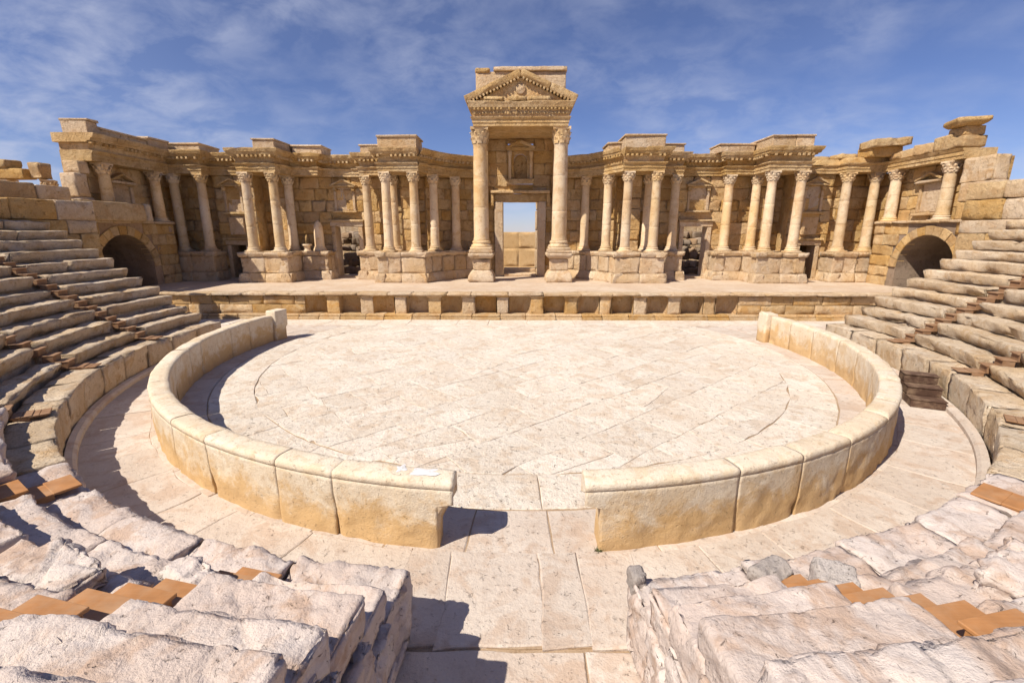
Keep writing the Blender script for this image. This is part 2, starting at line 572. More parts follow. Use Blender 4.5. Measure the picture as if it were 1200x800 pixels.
# ------------------------------------------------------------------ paving slabs
def clip_half(P, a, b, c):        # keep a*x+b*y<=c
    out = []
    for i in range(len(P)):
        p, q = P[i], P[(i + 1) % len(P)]
        dp, dq = a * p[0] + b * p[1] - c, a * q[0] + b * q[1] - c
        if dp <= 0:
            out.append(p)
        if dp * dq < 0:
            t = dp / (dp - dq)
            out.append((p[0] + (q[0] - p[0]) * t, p[1] + (q[1] - p[1]) * t))
    return out


def area(P):
    return .5 * sum(P[i][0] * P[(i + 1) % len(P)][1] - P[(i + 1) % len(P)][0] * P[i][1] for i in range(len(P)))


def slab(poly, parent, mat, z=0.0, th=0.10, gap=0.010, wob=0.03, ch=0.016, seg=.28, name='slab', zj=0.008):
    if len(poly) < 3:
        return None
    A = area(poly)
    if A < 0:
        poly = poly[::-1]; A = -A
    if A < .05:
        return None
    P = []
    for i in range(len(poly)):
        p, q = np.array(poly[i]), np.array(poly[(i + 1) % len(poly)])
        L = np.linalg.norm(q - p)
        if L < 1e-4:
            continue
        n = max(1, int(L / seg))
        for k in range(n):
            P.append(p + (q - p) * k / n)
    P = np.array(P)
    p3 = np.c_[P * 1.7, np.zeros(len(P))]
    P = P + wob * np.c_[fbm(p3, 3, 21) - .5, fbm(p3 + 40, 3, 22) - .5] * 2
    n = len(P)
    d = np.roll(P, -1, 0) - np.roll(P, 1, 0)
    nn = np.c_[d[:, 1], -d[:, 0]]
    nn /= np.maximum(np.linalg.norm(nn, axis=1, keepdims=True), 1e-6)
    jz = random.uniform(-zj, zj)
    tx, ty = random.uniform(-1, 1) * zj * .8, random.uniform(-1, 1) * zj * .8
    c = P.mean(0)
    g = gap * (0.5 + 1.3 * fbm(np.c_[P * 2.5, np.ones(n)], 2, 9))
    P0 = P - nn * g[:, None]
    cc = ch * (0.4 + 1.4 * fbm(np.c_[P * 3.1, np.ones(n)], 2, 5))
    P1 = P0 - nn * cc[:, None]
    zt = z + jz + tx * (P[:, 0] - c[0]) + ty * (P[:, 1] - c[1])
    V = np.concatenate([np.c_[P0, np.full(n, z - th)], np.c_[P0, zt - ch * .8], np.c_[P1, zt]])
    F = []
    for i in range(n):
        j = (i + 1) % n
        F.append((i, j, n + j, n + i)); F.append((n + i, n + j, 2 * n + j, 2 * n + i))
    F.append(tuple(range(2 * n, 3 * n)))
    return mk(name, V, F, mat, parent)


def disc_clip(P, r, n=40):
    for k in range(n):
        a = 2 * math.pi * k / n
        P = clip_half(P, math.cos(a), math.sin(a), r * 1.0 + CX * math.cos(a) + CY * math.sin(a))
        if len(P) < 3:
            return []
    return P


def ringslabs(r0, r1, a0, a1, L, parent, mat, gap=.010, wob=.03, zfun=None, ymax=99, z=0.0):
    a = a0
    while a < a1 - 1e-4:
        da = L * random.uniform(.75, 1.3) / r1
        b = a + da
        if a1 - b < .5 * L / r1:
            b = a1
        n = max(2, int((b - a) * r1 / .5))
        poly = [polar(r1, a + (b - a) * k / n) for k in range(n + 1)] + [polar(r0, b - (b - a) * k / n) for k in range(n + 1)]
        poly = clip_half(poly, 0, 1, ymax)
        slab(poly, parent, mat, gap=gap, wob=wob, z=z)
        a = b


RF0, RF1 = 11.70, 12.18         # barrier inner and outer radius
RP = 13.78                      # podium face radius
YS = 24.4                       # edge of the strip along the stage
of = mk('orchestra_floor', *prism([polar(13.7, 2 * math.pi * k / 64) for k in range(64)], -.11, -.022), M['grit'], kind='structure')
# inner lozenge paving
u = np.array([math.cos(R_(41)), math.sin(R_(41))]); w = np.array([-u[1], u[0]])
for i in range(-9, 10):
    o = random.uniform(-.5, .5)
    for j in range(-13, 14):
        p = np.array([CX, CY]) + u * (i * 2.05 + (j % 2) * 1.0) + w * (j * 1.42)
        q = [p, p + u * 2.05, p + u * 2.05 + w * 1.42, p + w * 1.42]
        q = disc_clip([tuple(x) for x in q], 9.74)
        if len(q) > 2:
            q = clip_half(q, 0, 1, YS)
            cen = np.mean(q, axis=0) if len(q) > 2 else None
            if cen is not None and random.random() < .45:      # some slabs are broken across
                th_ = R_(41) + random.choice((0, 1.57)) + random.uniform(-.25, .25)
                a_, b_ = -math.sin(th_), math.cos(th_)
                c_ = a_ * cen[0] + b_ * cen[1] + random.uniform(-.2, .2)
                for sg_ in (1, -1):
                    slab(clip_half(q, sg_ * a_, sg_ * b_, sg_ * c_), of, M['paving'], gap=.004, wob=.09, ch=.009, zj=.006)
            else:
                slab(q, of, M['paving'], gap=.005, wob=.09, ch=.011, zj=.006)
YA = math.pi / 2 + math.asin((YS - CY) / 9.74) + .35
ringslabs(9.76, 11.0, -YA, YA, 1.9, of, M['paving'], gap=.008, ymax=YS)
ringslabs(11.02, RF0 + .6, -YA, YA, 1.7, of, M['path'], gap=.007, ymax=YS, z=-.006)
ringslabs(RF0 + .6, 16.0, R_(100), R_(128), 2.0, of, M['path'], ymax=YS)
ringslabs(RF0 + .6, 16.0, -R_(128), -R_(100), 2.0, of, M['path'], ymax=YS)
# path between barrier and podium
wk = mk('walkway', *prism([polar(RP + .1, R_(a)) for a in range(-100, 101, 4)] + [polar(RF1 - .2, R_(a)) for a in range(100, -101, -4)], -.10, -.024), M['grit'], kind='structure')
ringslabs(RF1 + .08, RP + .05, R_(8), R_(100), 1.6, wk, M['path'], gap=.005, wob=.10)
ringslabs(RF1 + .08, RP + .05, -R_(100), -R_(8), 1.6, wk, M['path'], gap=.005, wob=.10)
xs = [-1.80, -1.05, .30, .92, 1.80]
for k in range(4):
    slab([(xs[k], 4.55), (xs[k + 1] + .05, 4.62), (xs[k + 1], 6.32), (xs[k], 6.32)], wk, M['path'], gap=.008, wob=.06, ch=.02, z=.004)
# central aisle floor in front of the camera
al = mk('aisle_floor', *prism([(-1.9, -4), (1.9, -4), (1.9, 4.7), (-1.9, 4.7)], -.14, -.04), M['grit'], kind='structure')
y = 4.55
for k in range(4):
    y1 = y - random.uniform(1.2, 1.7)
    xm = random.uniform(.5, .9) if k % 2 == 0 else random.uniform(-.6, .1)
    slab([(-1.75, y1), (xm, y1), (xm, y), (-1.75, y)], al, M['path'], z=-.014, wob=.05, ch=.014)
    slab([(xm, y1), (1.75, y1), (1.75, y), (xm, y)], al, M['path'], z=-.014, wob=.05, ch=.014)
    y = y1
# strip of large slabs along the stage
st = mk('stage_foot_pavement', *prism([(-25, YS), (25, YS), (25, STAGE_Y + .4), (-25, STAGE_Y + .4)], -.10, -.03), M['grit'], kind='structure')
x = -24.5
while x < 24.5:
    L = random.uniform(1.6, 3.0)
    slab([(x, YS), (x + L, YS), (x + L, STAGE_Y + .1), (x, STAGE_Y + .1)], st, M['paving'], gap=.007, wob=.03)
    x += L
for s in (-1, 1):
    for yy in (21.2, 22.8):
        x = 15.9
        while x < 24:
            slab([(s * x, yy), (s * (x + 1.8), yy), (s * (x + 1.8), yy + 1.6), (s * x, yy + 1.6)], st, M['path'])
            x += 1.8

# ------------------------------------------------------------------ seating
RISE, TREAD, P0Z, R1 = 0.405, 0.60, 1.0, 14.50
STAIRS = [12.5, 31.5, 49.8, 67.3, 83.0]
YEND = 20.2
HALF = 1.32


def arc_block(r0, r1, a0, a1, z0, z1, rr, amp, seed, chip=.05, under=0.0, skew=0.0, segmin=.03, rx=None, frac=0.0):
    rm = r0
    L = (a1 - a0) * rm
    D, H = r1 - r0, z1 - z0
    am = (a0 + a1) / 2
    xm, ym = polar(rm, am)
    d = math.sqrt(xm ** 2 + ym ** 2 + (5 - z1) ** 2)
    seg = min(max(.0085 * d, segmin), .30)
    octv = 5 if d < 14 else 4

    def fm(Q):
        r = rm + (Q[:, 1] + D / 2)
        a = am + Q[:, 0] / rm
        return np.stack([CX + r * np.sin(a), CY - r * np.cos(a), z0 + H / 2 + Q[:, 2]], 1)
    return rblock(L, D, H, rr, seg, amp, 2.9, chip, seed, fm, under, octv, rx, frac)


SEAT_LAB = {
    1: 'wedge of broken stone seat blocks {s} of the central aisle in the foreground',
    2: 'wedge of rough stone seats in the {s} foreground, second from the central aisle',
    3: 'eroded stone seating wedge along the {s} edge, third from the central aisle',
    4: 'eroded stone seating wedge on the {s}, between its third and fourth wooden stairs',
    5: 'rows of rounded stone seats on the {s} between the two stairs nearest the stage',
    6: 'short rows of stone seats on the {s} ending before the stage arch',
}
seedn = 0
for s in (-1, 1):
    sname = 'left' if s < 0 else 'right'
    bounds = [None] + STAIRS + [None]
    pw = thing('podium_wall', f'low curved podium wall under the {sname} seats, with a ragged broken top edge', 'wall', (*polar(RP, s * R_(50)), 0), 'podium walls below the seats')
    a = math.asin(HALF / RP)
    aend = math.pi / 2 + math.asin((YEND - CY) / RP)
    n = 15
    cuts = np.linspace(a, aend, n + 1)
    for i in range(n):
        seedn += 1
        near = i < 5
        v, f = arc_block(RP + random.uniform(-.02, .03), R1 + .12, cuts[i] + .0004, cuts[i + 1] - .0004, -.03, P0Z + random.uniform(-.03, .02), .06 if not near else .10, .022 if not near else .045, seedn, chip=.09 if not near else .13, under=.05, rx=.015, frac=.03 if not near else .06)
        mk('podium_block', v, f, M['seat'] if not near else M['near'], pw, smooth=True, mirror=(s < 0))
    # low base moulding at the foot of the wall
    nn = 40
    A = np.linspace(R_(14), aend, nn)
    prof = [(RP - .16, -.03), (RP - .16, .10), (RP - .10, .15), (RP + .03, .17)]
    V = [(*polar(r, t), z) for r, z in prof for t in A]
    F = [(j * nn + i, j * nn + i + 1, (j + 1) * nn + i + 1, (j + 1) * nn + i) for j in range(3) for i in range(nn - 1)]
    mk('base_moulding', V, F, M['path'], pw, mirror=(s < 0))
    for wi in range(6):
        lab = SEAT_LAB[wi + 1].format(s=sname)
        amid = R_([9, 22, 40, 58, 75, 90][wi])
        wd = thing('seating_wedge', lab, 'seating', (*polar(R1, s * amid), P0Z), 'wedges of stone seats around the orchestra')
        kmax = [7, 9, 11, 11, 11, 11][wi]
        core_in, core_out, core_z = [], [], []
        for k in range(1, kmax + 1):
            Rk = R1 + TREAD * (k - 1)
            zt = P0Z + RISE * k
            if bounds[wi] is None:
                a0 = math.asin((HALF + .03 * random.random()) / Rk)
            else:
                a0 = R_(bounds[wi]) + (.28 + random.uniform(-.03, .05)) / Rk
            if bounds[wi + 1] is None:
                a1 = math.pi / 2 + math.asin((YEND - CY) / Rk)
            else:
                a1 = R_(bounds[wi + 1]) - (.28 + random.uniform(-.03, .05)) / Rk
            L = (a1 - a0) * Rk
            nb = max(1, int(round(L / random.uniform(2.2, 3.6))))
            cs = [a0 + (a1 - a0) * (j + (random.uniform(-.15, .15) if 0 < j < nb else 0)) / nb for j in range(nb + 1)]
            for j in range(nb):
                seedn += 1
                near = wi < 2 or (wi == 2 and k < 3)
                dz = (random.uniform(-.05, .03) - (.09 if wi == 1 and k < 5 else 0)) if near else random.uniform(-.035, .025)
                dr = random.uniform(-.05, .06)
                if not near and random.random() < .14:      # a broken, sunken block
                    dr += .10; dz -= .07
                # small offset at the seat end nearest the stage: a paler patched end block
                v, f = arc_block(Rk + dr, Rk + TREAD + .14, cs[j] + .001, cs[j + 1] - .001, zt - RISE - .02, zt + dz,
                                 (.05 if wi == 0 else .09) if near else .07, (.022 if wi == 0 else .04) if near else .035, seedn, chip=.12 if near else .12, under=.10 if not near else .06,
                                 segmin=.024 if wi < 2 else .03, rx=.07 if near else .03, frac=(.030 if wi == 0 else .05) if near else .028)
                mk('seat_block', v, f, M['near'] if near else M['seat'], wd, smooth=True, mirror=(s < 0))
        # rubble bedding under the rows of this wedge
        pts = []
        b0 = math.asin(HALF / R1) + .01 if wi == 0 else R_(bounds[wi])
        b1 = math.pi / 2 + math.asin((YEND - .08 - CY) / (R1 + 5)) if wi == 5 else R_(bounds[wi + 1])
        m_ = 7
        V, F = [], []
        for k in range(0, kmax + 1):
            for (r, z) in ((R1 + .25 + TREAD * (k - 1) if k else RP + .2, -.1 if k == 0 else P0Z + RISE * (k - 1) - .28), (R1 + .25 + TREAD * (k - 1) if k else RP + .2, P0Z + RISE * k - .28)):
                ai = math.asin((HALF + .12) / r) if wi == 0 else b0
                for t in np.linspace(ai, b1, m_):
                    V.append((*polar(r, t), z))
        nr = len(V) // m_
        for r in range(nr - 1):
            for c in range(m_ - 1):
                F.append((r * m_ + c, r * m_ + c + 1, (r + 1) * m_ + c + 1, (r + 1) * m_ + c))
        mk('bedding', V, F, M['seat'] if wi > 1 else M['near'], wd, mirror=(s < 0))
        if wi in (0, 5):      # masonry side wall closing the wedge (aisle side / stage side)
            for k in range(1, kmax + 1):
                Rk = R1 + TREAD * (k - 1)
                z0 = 0.0
                z1 = P0Z + RISE * (k - 1) - .03
                nb = max(1, int(round((z1 - z0) / .55)))
                for j in range(nb):
                    za, zb_ = z0 + (z1 - z0) * j / nb, z0 + (z1 - z0) * (j + 1) / nb
                    if wi == 0:
                        yf = CY - math.sqrt(Rk ** 2 - HALF ** 2) - .02
                        d = math.hypot(1.3, yf)
                        if yf < .9:
                            continue
                        seedn += 1
                        v, f = rblock(TREAD - .008, .5, zb_ - za - .006, .03, .04, .02, 2.6, .06, seedn, frac=.05)
                        v = rotz(v, math.pi / 2) * np.array([-1, 1, 1]) if False else rotz(v, -math.pi / 2)
                        v = v + np.array([CX + HALF + .02 + .25, yf - TREAD / 2, (za + zb_) / 2])
                        mk('side_block', v, f, M['near'], wd, smooth=True, mirror=(s < 0))
                    else:
                        xf = math.sqrt(Rk ** 2 - (YEND - CY) ** 2)
                        v, f = box(xf, xf + TREAD - .01, YEND - .45, YEND - .03, za, zb_ - .01, .02, .01)
                        mk('side_block', v, f, M['seat'], wd, mirror=(s < 0))

# ------------------------------------------------------------------ wooden stairs laid over the seats
STAIR_LAB = ['orange wooden stair between the broken blocks in the {s} foreground, nearest the central aisle',
             'orange wooden stair at the {s} edge, second from the central aisle',
             'wooden stair at the {s} edge, third from the central aisle',
             'brown wooden stair up the {s} seats, second from the stage',
             'brown wooden stair up the {s} seats, nearest the stage']
for s in (-1, 1):
    for i, ang in enumerate(STAIRS):
        a = R_(ang)
        xx, yy = polar(R1 - .3, a)
        t = thing('wooden_stair', STAIR_LAB[i].format(s='left' if s < 0 else 'right'), 'stair', (s * xx, yy, P0Z), 'wooden stairs over the stone seats')
        kmax = [6, 8, 10, 9, 8][i]
        wid = .56 if i < 2 else .44
        for j in range(-1, 2 * kmax + 1):
            if j == 0 or (j == -1 and i == 0):
                continue
            if j == -1:
                ra, zt, h = R1 - .56, P0Z + .06, .05
            else:
                ra = R1 + .3 * (j - 2) + .02
                zt = P0Z + .2025 * j - (.15 if i < 2 else .12)
                h = .235
            jx = random.uniform(-.02, .02)
            v, f = cbox(wid, .34, .035, .006) if i < 2 else join([(cbox(wid, .165, .035, .006)[0] + np.array([0, -.0855, 0]), CB_F), (cbox(wid * random.uniform(.97, 1.0), .165, .035, .006)[0] + np.array([0, .0855, random.uniform(-.004, .003)]), CB_F)])
            v = v + np.array([jx, 0, 0])
            if random.random() < .5:
                v[:, 0] *= random.uniform(.92, 1.03)
            c = np.array([*polar(ra + .14, a), zt - .0175])
            mk('tread', rotz(v, a) + c, f, M['wood' if i < 2 else 'brownwood'], t, mirror=(s < 0))
            v, f = cbox(wid - .03, .26, h - .04, .004)
            c = np.array([*polar(ra + .15, a), zt - .035 - (h - .04) / 2 - .002])
            mk('riser', rotz(v + np.array([jx, 0, 0]), a) + c, f, M['wood' if i < 2 else 'brownwood'], t, mirror=(s < 0))

# ------------------------------------------------------------------ dark wooden steps against the right podium wall
a = R_(66.4)
pr_ = RP - .165 - .42
t = thing('portable_steps', 'dark brown wooden steps, three treads, against the right podium wall', 'steps', (*polar(pr_, a), 0))
tg = np.array([math.cos(a), math.sin(a), 0])
for k in range(3):
    dp = 1.35 - .42 * k
    c = np.array([*polar(pr_, a), .12 + .26 * k]) + tg * (.675 - dp / 2)
    v, f = cbox(dp, .80, .225, .008)
    sb = mk('step_box', rotz(v, a) + c, f, M['darkwood'], t)
    for q in range(3):
        v, f = cbox(.145, .84, .032, .006)
        c2 = c + tg * (-dp / 2 + .045 + .149 * q) + np.array([0, 0, .129 + random.uniform(-.003, .003)])
        mk('tread_plank', rotz(v, a) + c2, f, M['darkwood'], sb)

# ------------------------------------------------------------------ orchestra barrier
ZB = 1.21


def barrier(s):
    sname = 'left' if s < 0 else 'right'
    t = thing('orchestra_barrier', f'low curved cream stone barrier around the {sname} half of the orchestra floor', 'barrier', (*polar(RF1, s * R_(60)), 0), 'orchestra barriers')
    rm = (RF0 + RF1) / 2
    a0 = math.asin(1.29 / RF1)
    aend = math.pi / 2 + math.asin((20.75 - CY) / RF1)
    n = 12
    cuts = [a0] + [a0 + (aend - a0) * (k / n) for k in range(1, n)] + [aend]
    cuts = [c + (random.uniform(-.045, .045) if 0 < i < n else 0) for i, c in enumerate(cuts)]
    cuts[1] = a0 + .15 if s < 0 else a0 + .20
    th = RF1 - RF0
    # profile (outward offset from centre line, z): outer face, incised line, rounded coping, inner face
    prof = [(th / 2 - .01, -.03), (th / 2 - .01, .45), (th / 2 - .01, 1.165), (th / 2 - .020, 1.175), (th / 2 - .006, 1.185), (th / 2 - .004, 1.255), (th / 2 - .018, 1.305), (th / 2 - .06, 1.335),
            (.06, 1.345), (-.10, 1.345), (-th / 2 + .05, 1.335), (-th / 2 + .012, 1.29), (-th / 2 + .01, .9), (-th / 2 + .01, .45), (-th / 2 + .01, -.03)]
    # subdivide the profile
    pf = []
    for i in range(len(prof) - 1):
        p, q = np.array(prof[i]), np.array(prof[i + 1])
        m_ = max(1, int(np.linalg.norm(q - p) / .06))
        for k in range(m_):
            pf.append(p + (q - p) * k / m_)
    pf.append(np.array(prof[-1]))
    pf = np.array(pf)
    pf[:, 1] *= ZB / 1.34
    m_ = len(pf)
    for i in range(n):
        b0, b1 = cuts[i] + .0005, cuts[i + 1] - .0005
        na = max(6, int((b1 - b0) * rm / .05))
        T = np.linspace(b0, b1, na)
        G = np.zeros((na, m_, 3))
        for k in range(na):
            ex = 0.0
            G[k, :, 0] = CX + (rm + pf[:, 0]) * math.sin(T[k])
            G[k, :, 1] = CY - (rm + pf[:, 0]) * math.cos(T[k])
            G[k, :, 2] = pf[:, 1]
        if i == 0:           # aisle end: cut straight, coping left projecting over the cut-back wall
            for k in range(min(6, na)):
                pass
            cut = np.where(pf[:, 1] > .80, CX + 1.03, CX + 1.29)
            for j in range(m_):
                xstart = cut[j]
                r = rm + pf[j, 0]
                ta = math.asin((xstart - CX) / r)
                tt = np.linspace(ta, b1, na)
                G[:, j, 0] = CX + r * np.sin(tt); G[:, j, 1] = CY - r * np.cos(tt)
        P = G.reshape(-1, 3)
        rad = np.hypot(P[:, 0] - CX, P[:, 1] - CY)
        dirn = np.stack([(P[:, 0] - CX) / rad, (P[:, 1] - CY) / rad], 1)
        side = np.where(rad > rm, 1.0, -1.0)
        nf = fbm(P * 2.2, 5, 31 + s) - .5
        low = np.clip((.8 - P[:, 2]) / .5, 0, 1)
        amt = .022 + .05 * low * fbm(P * .9 + 3, 2, 4)
        dd = nf * 2 * amt - low * .05 * np.clip(fbm(P * np.array([1.6, 1.6, 1.4]), 4, 66) - .55, 0, 1) * 3
        edge = np.minimum(np.arange(na), np.arange(na)[::-1]).astype(float)
        eg = np.repeat(np.clip(1 - edge / 1.0, 0, 1), m_)
        dd = dd - eg * .003 - np.repeat(np.clip(1 - edge / 2.5, 0, 1), m_) * np.clip((.55 - P[:, 2]) / .4, 0, 1) * .05 * (random.random() < .6)
        P[:, 0] += dirn[:, 0] * side * dd; P[:, 1] += dirn[:, 1] * side * dd
        zoff = random.uniform(-.004, .004)
        top = np.clip((P[:, 2] - 1.0) / .18, 0, 1)
        chp = np.repeat(np.clip(1 - np.arange(na) / 3.0, 0, 1) * (random.random() < .5) + np.clip(1 - np.arange(na)[::-1] / 2.5, 0, 1) * (random.random() < .35), m_)
        P[:, 2] -= top * chp * .05 * fbm(P * 6, 2, 8) * (i > 0)
        P[:, 2] += top * ((nf * .05) - eg * .004 + zoff)
        idx = np.arange(na * m_).reshape(na, m_)
        F = [tuple(int(v) for v in q) for q in np.stack([idx[:-1, :-1].ravel(), idx[1:, :-1].ravel(), idx[1:, 1:].ravel(), idx[:-1, 1:].ravel()], 1)]
        F.append(tuple(int(v) for v in idx[0])); F.append(tuple(int(v) for v in idx[-1][::-1]))
        o = mk('barrier_block', P, F, M['barrier'], t, mirror=(s < 0))
        o.data.polygons.foreach_set('use_smooth', [len(p.vertices) == 4 for p in o.data.polygons])
        if i == 0:           # soffit and recessed end of the wall below the projecting coping
            pass
    # end slab at the stage side
    xe, ye = polar(rm, aend)
    if s < 0:
        v, f = rblock(.55, .75, 1.50, .05, .12, .015, 2, .05, 501)
        v[:, 0] += .10 * (v[:, 2] < 0)
        mk('end_slab', rotz(v, 0.25) + np.array([xe - .22, ye + .30, .66]), f, M['barrier'], t, smooth=True, mirror=True)
    else:
        v, f = rblock(.62, .7, 1.5, .09, .1, .04, 2, .15, 502)
        mk('end_slab', rotz(v, .1) + np.array([xe - .18, ye + .30, .64]), f, M['barrier'], t, smooth=True)
    return t


bl = barrier(-1)
br = barrier(1)
# white lime splashes on the coping of the left barrier
for (px, py, sx, sy, sd_) in ((-1.95, 6.76, .10, .14, 3), (-1.52, 6.66, .24, .12, 5)):
    n = 26
    V = [(0, 0, .012)]
    for k in range(n):
        a = 2 * math.pi * k / n
        r = .8 + .45 * math.sin(2.3 * a + sd_) * math.cos(1.7 * a) + .2 * random.random()
        V.append((sx * r * math.cos(a), sy * r * math.sin(a), 0.0))
    F = [(0, 1 + k, 1 + (k + 1) % n) for k in range(n)]
    mk('lime_patch', np.array(V) * np.array([1, 1, .8]) + np.array([px, py, ZB + .004]), F, M['white'], bl)

# ------------------------------------------------------------------ loose stones in the foreground
for (x, y, z, L, D, H, rz, rx, lab, mt) in (
        (3.02, 4.66, .93, .50, .34, .20, .5, .15, 'small grey boulder on the right walkway edge, above the pink slab', 'grey'),
        (3.58, 4.44, .98, .44, .40, .32, -.4, .2, 'grey boulder at the foot of the right foreground wooden stair', 'grey'),
        (1.41, 4.66, .80, .20, .26, .28, .1, .0, 'small dark grey stone wedged at the right corner of the central aisle', 'grey'),
        (4.75, 3.72, 1.62, .85, .50, .34, .55, .18, 'pale layered rock slab on the right foreground seats beside the orange stair', 'near'),
        (-4.45, 3.62, 1.66, .95, .55, .26, -.45, .12, 'pale flat rock slab lying on the left foreground seats', 'near'),
        (-3.45, 4.05, 1.28, .75, .32, .24, -.5, .1, 'jagged rock fragment beside the left foreground wooden stair', 'near')):
    v, f = rblock(L, D, H, .05, .03, .035, 4.5, .10, int(L * 1000 + D * 77), None, 0, 5, frac=.06 if mt == 'near' else .025)
    v = rotz(v, rz)
    c, s_ = math.cos(rx), math.sin(rx)
    v = np.stack([v[:, 0], v[:, 1] * c - v[:, 2] * s_, v[:, 1] * s_ + v[:, 2] * c], 1)
    o = mk('loose_stone', v + np.array([x, y, z + H / 2]), f, M[mt], None, smooth=True)
    tag(o, lab, 'stone')

# ------------------------------------------------------------------ stage platform
stg = thing('stage', 'wide low stone stage with niches along its front', 'stage', (0, STAGE_Y, 0))
mk('stage_floor', *box(-24.6, 24.6, STAGE_Y + .72, 38.0, -.1, STAGE_Z, .01), M['dust'], stg)
# niche row
NP = 2.0
x0 = -13.0
nn = 13
back = STAGE_Y + .62
for k in range(nn + 1):
    xc = x0 + NP * k
    if k < nn:
        nx = xc + NP / 2
        if k % 2 == 0:
            pts = [(nx - .62, STAGE_Y + .02)] + [(nx - .62 * math.cos(math.pi * j / 12), STAGE_Y + .06 + .52 * math.sin(math.pi * j / 12)) for j in range(13)] + [(nx + .62, STAGE_Y + .02)]
        else:
            pts = [(nx - .62, STAGE_Y + .02), (nx - .62, back), (nx + .62, back), (nx + .62, STAGE_Y + .02)]
        V = [(x, y, .26) for x, y in pts] + [(x, y, 1.34) for x, y in pts]
        n = len(pts)
        F = [(i, i + 1, n + i + 1, n + i) for i in range(n - 1)] + [tuple(range(n - 1, -1, -1))]
        mk('niche', V, F, M['apron'], stg)
    w_ = .76 if k % 3 else .66
    r = random.uniform(-.03, .05)
    if 0 < k < nn:
        v, f = rblock(w_, .62, 1.06, .035, .12, .02, 2.4, .06, 900 + k)
        v = v + np.array([xc, STAGE_Y + .31 + r * .3, .79])
        o = mk('pilaster', v, f, M['apron'] if random.random() < .7 else M['podium'], stg, smooth=True)
        v, f = box(xc - w_ / 2 - .05, xc + w_ / 2 + .05, STAGE_Y - .05, STAGE_Y + .5, 1.27, 1.345, .015, .006)
        mk('pilaster_cap', v, f, M['apron'], o)
# end blocks of the niche row and plain block walls beside it
for sgn, xa, xb in ((-1, -24.4, -12.65), (1, 12.65, 24.4)):
    for z0, z1 in ((.26, .82), (.82, 1.34)):
        x = xa
        while x < xb - .05:
            L = random.uniform(1.0, 2.2)
            if xb - x - L < .6:
                L = xb - x
            v, f = rblock(L - .02, .5, z1 - z0 - .012, .03, .22, .022, 1.6, .05, int(1000 + x * 31 + z0 * 7))
            mk('front_block', v + np.array([x + L / 2, STAGE_Y + .25 + random.uniform(0, .05), (z0 + z1) / 2]), f, M['apron'], stg, smooth=True)
            x += L
# base course of moulded blocks and overhanging top slabs
x = -24.4
while x < 24.4:
    L = random.uniform(1.0, 1.9)
    yo = random.uniform(-.05, .05)
    v, f = join([box(x + .012, x + L - .012, STAGE_Y - .42 + yo, STAGE_Y + .4, -.03, .15, .02, .01), box(x + .012, x + L - .012, STAGE_Y - .30 + yo * .5, STAGE_Y + .4, .152, .29, .03, .012)])
    mk('base_block', v, f, M['apron'], stg)
    x += L
x = -24.4
while x < 24.4:
    L = random.uniform(1.3, 2.3)
    yo = random.uniform(-.04, .04)
    v, f = rblock(L - .015, .95, .15, .03, .2, .014, 2.0, .05, int(3000 + x * 17))
    mk('top_slab', v + np.array([x + L / 2, STAGE_Y + .30 + yo, 1.435 + random.uniform(-.008, .012)]), f, M['podium'], stg, smooth=True)
    x += L

